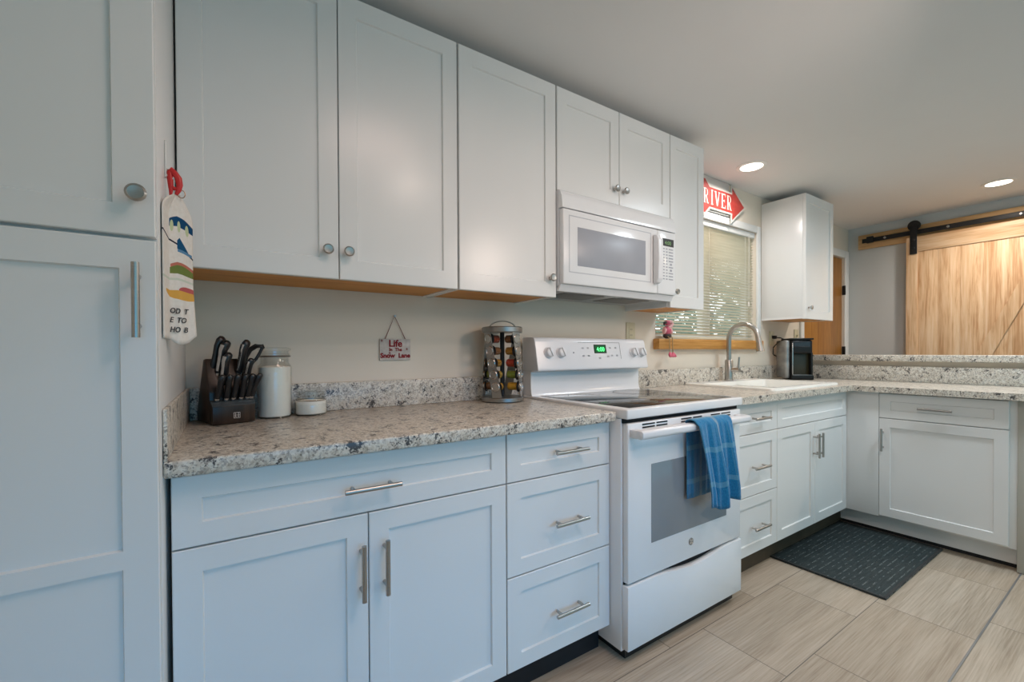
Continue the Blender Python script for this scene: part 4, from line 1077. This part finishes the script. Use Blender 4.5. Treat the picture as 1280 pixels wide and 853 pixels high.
def printmat():
    t = NT('printed cotton', .9, 0, .1)
    uv = t.new('ShaderNodeUVMap'); sp = t.new('ShaderNodeSeparateXYZ'); t.link(uv.outputs[0], sp.inputs[0])
    U, V = sp.outputs[0], sp.outputs[1]
    s = t.math('DIVIDE', t.math('SUBTRACT', U, .25), .75)
    n = t.noise(t.coord(), 120, 2)
    col = t.ramp(n.outputs[0], [(.3, (.76, .71, .65)), (.7, (.82, .78, .73))])
    def between(a, lo, hi): return t.math('MULTIPLY', t.math('GREATER_THAN', a, lo), t.math('LESS_THAN', a, hi))
    def hump(v0, v1, arc, s0=.02, s1=1.0):
        # band whose top edge is arched
        q = t.math('SUBTRACT', s, (s0 + s1) / 2); top = t.math('ADD', v0, t.math('MULTIPLY', t.math('MULTIPLY', q, q), arc))
        return t.math('MULTIPLY', between(s, s0, s1), t.math('MULTIPLY', t.math('GREATER_THAN', V, top), t.math('LESS_THAN', V, v1)))
    def dome(sc, vc, rs, rv):
        a = t.math('DIVIDE', t.math('SUBTRACT', s, sc), rs); b_ = t.math('DIVIDE', t.math('SUBTRACT', V, vc), rv)
        return t.math('LESS_THAN', t.math('ADD', t.math('MULTIPLY', a, a), t.math('MULTIPLY', b_, b_)), 1)
    col = t.mix(hump(.165, .235, .08), col, (.012, .07, .17))                      # blue pot band
    for sc in (.12, .42, .75): col = t.mix(dome(sc, .232, .07, .038), col, (.55, .62, .38))
    col = t.mix(between(t.math('ABSOLUTE', t.math('SUBTRACT', t.math('SUBTRACT', V, .325), t.math('MULTIPLY', s, .09))), -1, .006), col, (.03, .03, .05))
    q = t.math('SUBTRACT', t.math('MULTIPLY', s, 1), .45)
    tri = t.math('MULTIPLY', between(s, .34, .80), t.math('MULTIPLY', t.math('GREATER_THAN', V, t.math('ADD', .305, t.math('MULTIPLY', t.math('ABSOLUTE', q), .22))), t.math('LESS_THAN', V, .385)))
    col = t.mix(tri, col, (.015, .09, .20))
    col = t.mix(t.math('MULTIPLY', between(s, .36, .95), between(V, .385, .405)), col, (.12, .26, .42))
    col = t.mix(hump(.475, .53, .07, .05, 1.0), col, (.50, .17, .12))
    col = t.mix(hump(.495, .555, .08, .02, 1.0), col, (.17, .22, .06))
    col = t.mix(between(V, .585, .60), col, (.62, .66, .56))
    col = t.mix(dome(.80, .668, .40, .035), col, (.50, .12, .12))
    col = t.mix(t.math('MULTIPLY', dome(.55, .675, .75, .055), t.math('GREATER_THAN', V, .668)), col, (.72, .40, .09))
    t.base(col); return t.m
o = single('kitchen_towel', hang_towel(), printmat(), 'white printed kitchen towel hanging from the red clip beside the pantry', 'towel', None, 70)
sm = o.modifiers.new('thick', 'SOLIDIFY'); sm.thickness = .002; sm.offset = 0
M_INK = plain('dark ink', (.05, .05, .055), .8)
xd = Vector((.0415, .008, 0)).normalized()
for k, (txt, px, pz) in enumerate((('OD  T', -1.2845, 1.219), ('E  TO', -1.2845, 1.199), ('HO  B', -1.2845, 1.178))):
    mt = text_mb(txt, .0165, (px, -.5695, pz), Vector((.039, .045, 0)), (0, 0, 1), .0003, .0003, 1.0, 'LEFT', .22)
    part('lettering', mt, M_INK, o, 0)

# ------------------------------------------------------------------ pink bird figurine on the sill
fx, fy, fz = 1.095, -.038, 1.2115
c = thing('bird_figurine', 'pink long legged bird figurine sitting on the window sill edge', 'figurine', (fx, fy, fz))
part('rump', MB().ball((fx + .004, fy, fz + .018), .034, .021, .018), M_DARKRES, c, 60)
bd = part('body', MB().ball((fx - .002, fy - .002, fz + .050), .034, .022, .028), M_PINK, c, 60)
part('wing', MB().ball((fx - .030, fy - .006, fz + .048), .012, .014, .022, Matrix.Rotation(.35, 4, 'Y')), M_PINKL, bd, 60)
part('wing', MB().ball((fx + .030, fy - .006, fz + .048), .012, .014, .022, Matrix.Rotation(-.35, 4, 'Y')), M_PINKL, bd, 60)
part('neck', MB().tube([(fx + .004, fy - .008, fz + .066), (fx + .022, fy - .014, fz + .078), (fx + .034, fy - .014, fz + .090), (fx + .024, fy - .012, fz + .104), (fx + .004, fy - .010, fz + .104)], [.014, .012, .011, .011, .010], 12), M_PINKL, c, 60)
hd = part('head', MB().ball((fx - .010, fy - .010, fz + .096), .022, .018, .017), M_PINK, c, 60)
part('beak', MB().tube([(fx - .026, fy - .012, fz + .098), (fx - .042, fy - .014, fz + .094), (fx - .046, fy - .014, fz + .080)], [.010, .008, .003], 10), M_DARKRES, hd, 60)
for s in (-.012, .018):
    lgp = part('leg', MB().tube([(fx + s, fy - .016, fz + .012), (fx + s, fy - .026, fz + .006), (fx + s, fy - .028, fz - .005), (fx + s + .003, fy - .029, fz - .092)], .0028, 8), M_CORD, c)
    ft = MB()
    for q in (-.014, 0, .014): ft.tube([(fx + s + .003, fy - .029, fz - .086), (fx + s + .003 + q * .7, fy - .034, fz - .100), (fx + s + .003 + q, fy - .042, fz - .113)], [.005, .0075, .005], 8)
    part('foot', ft, M_PINK, lgp, 60)
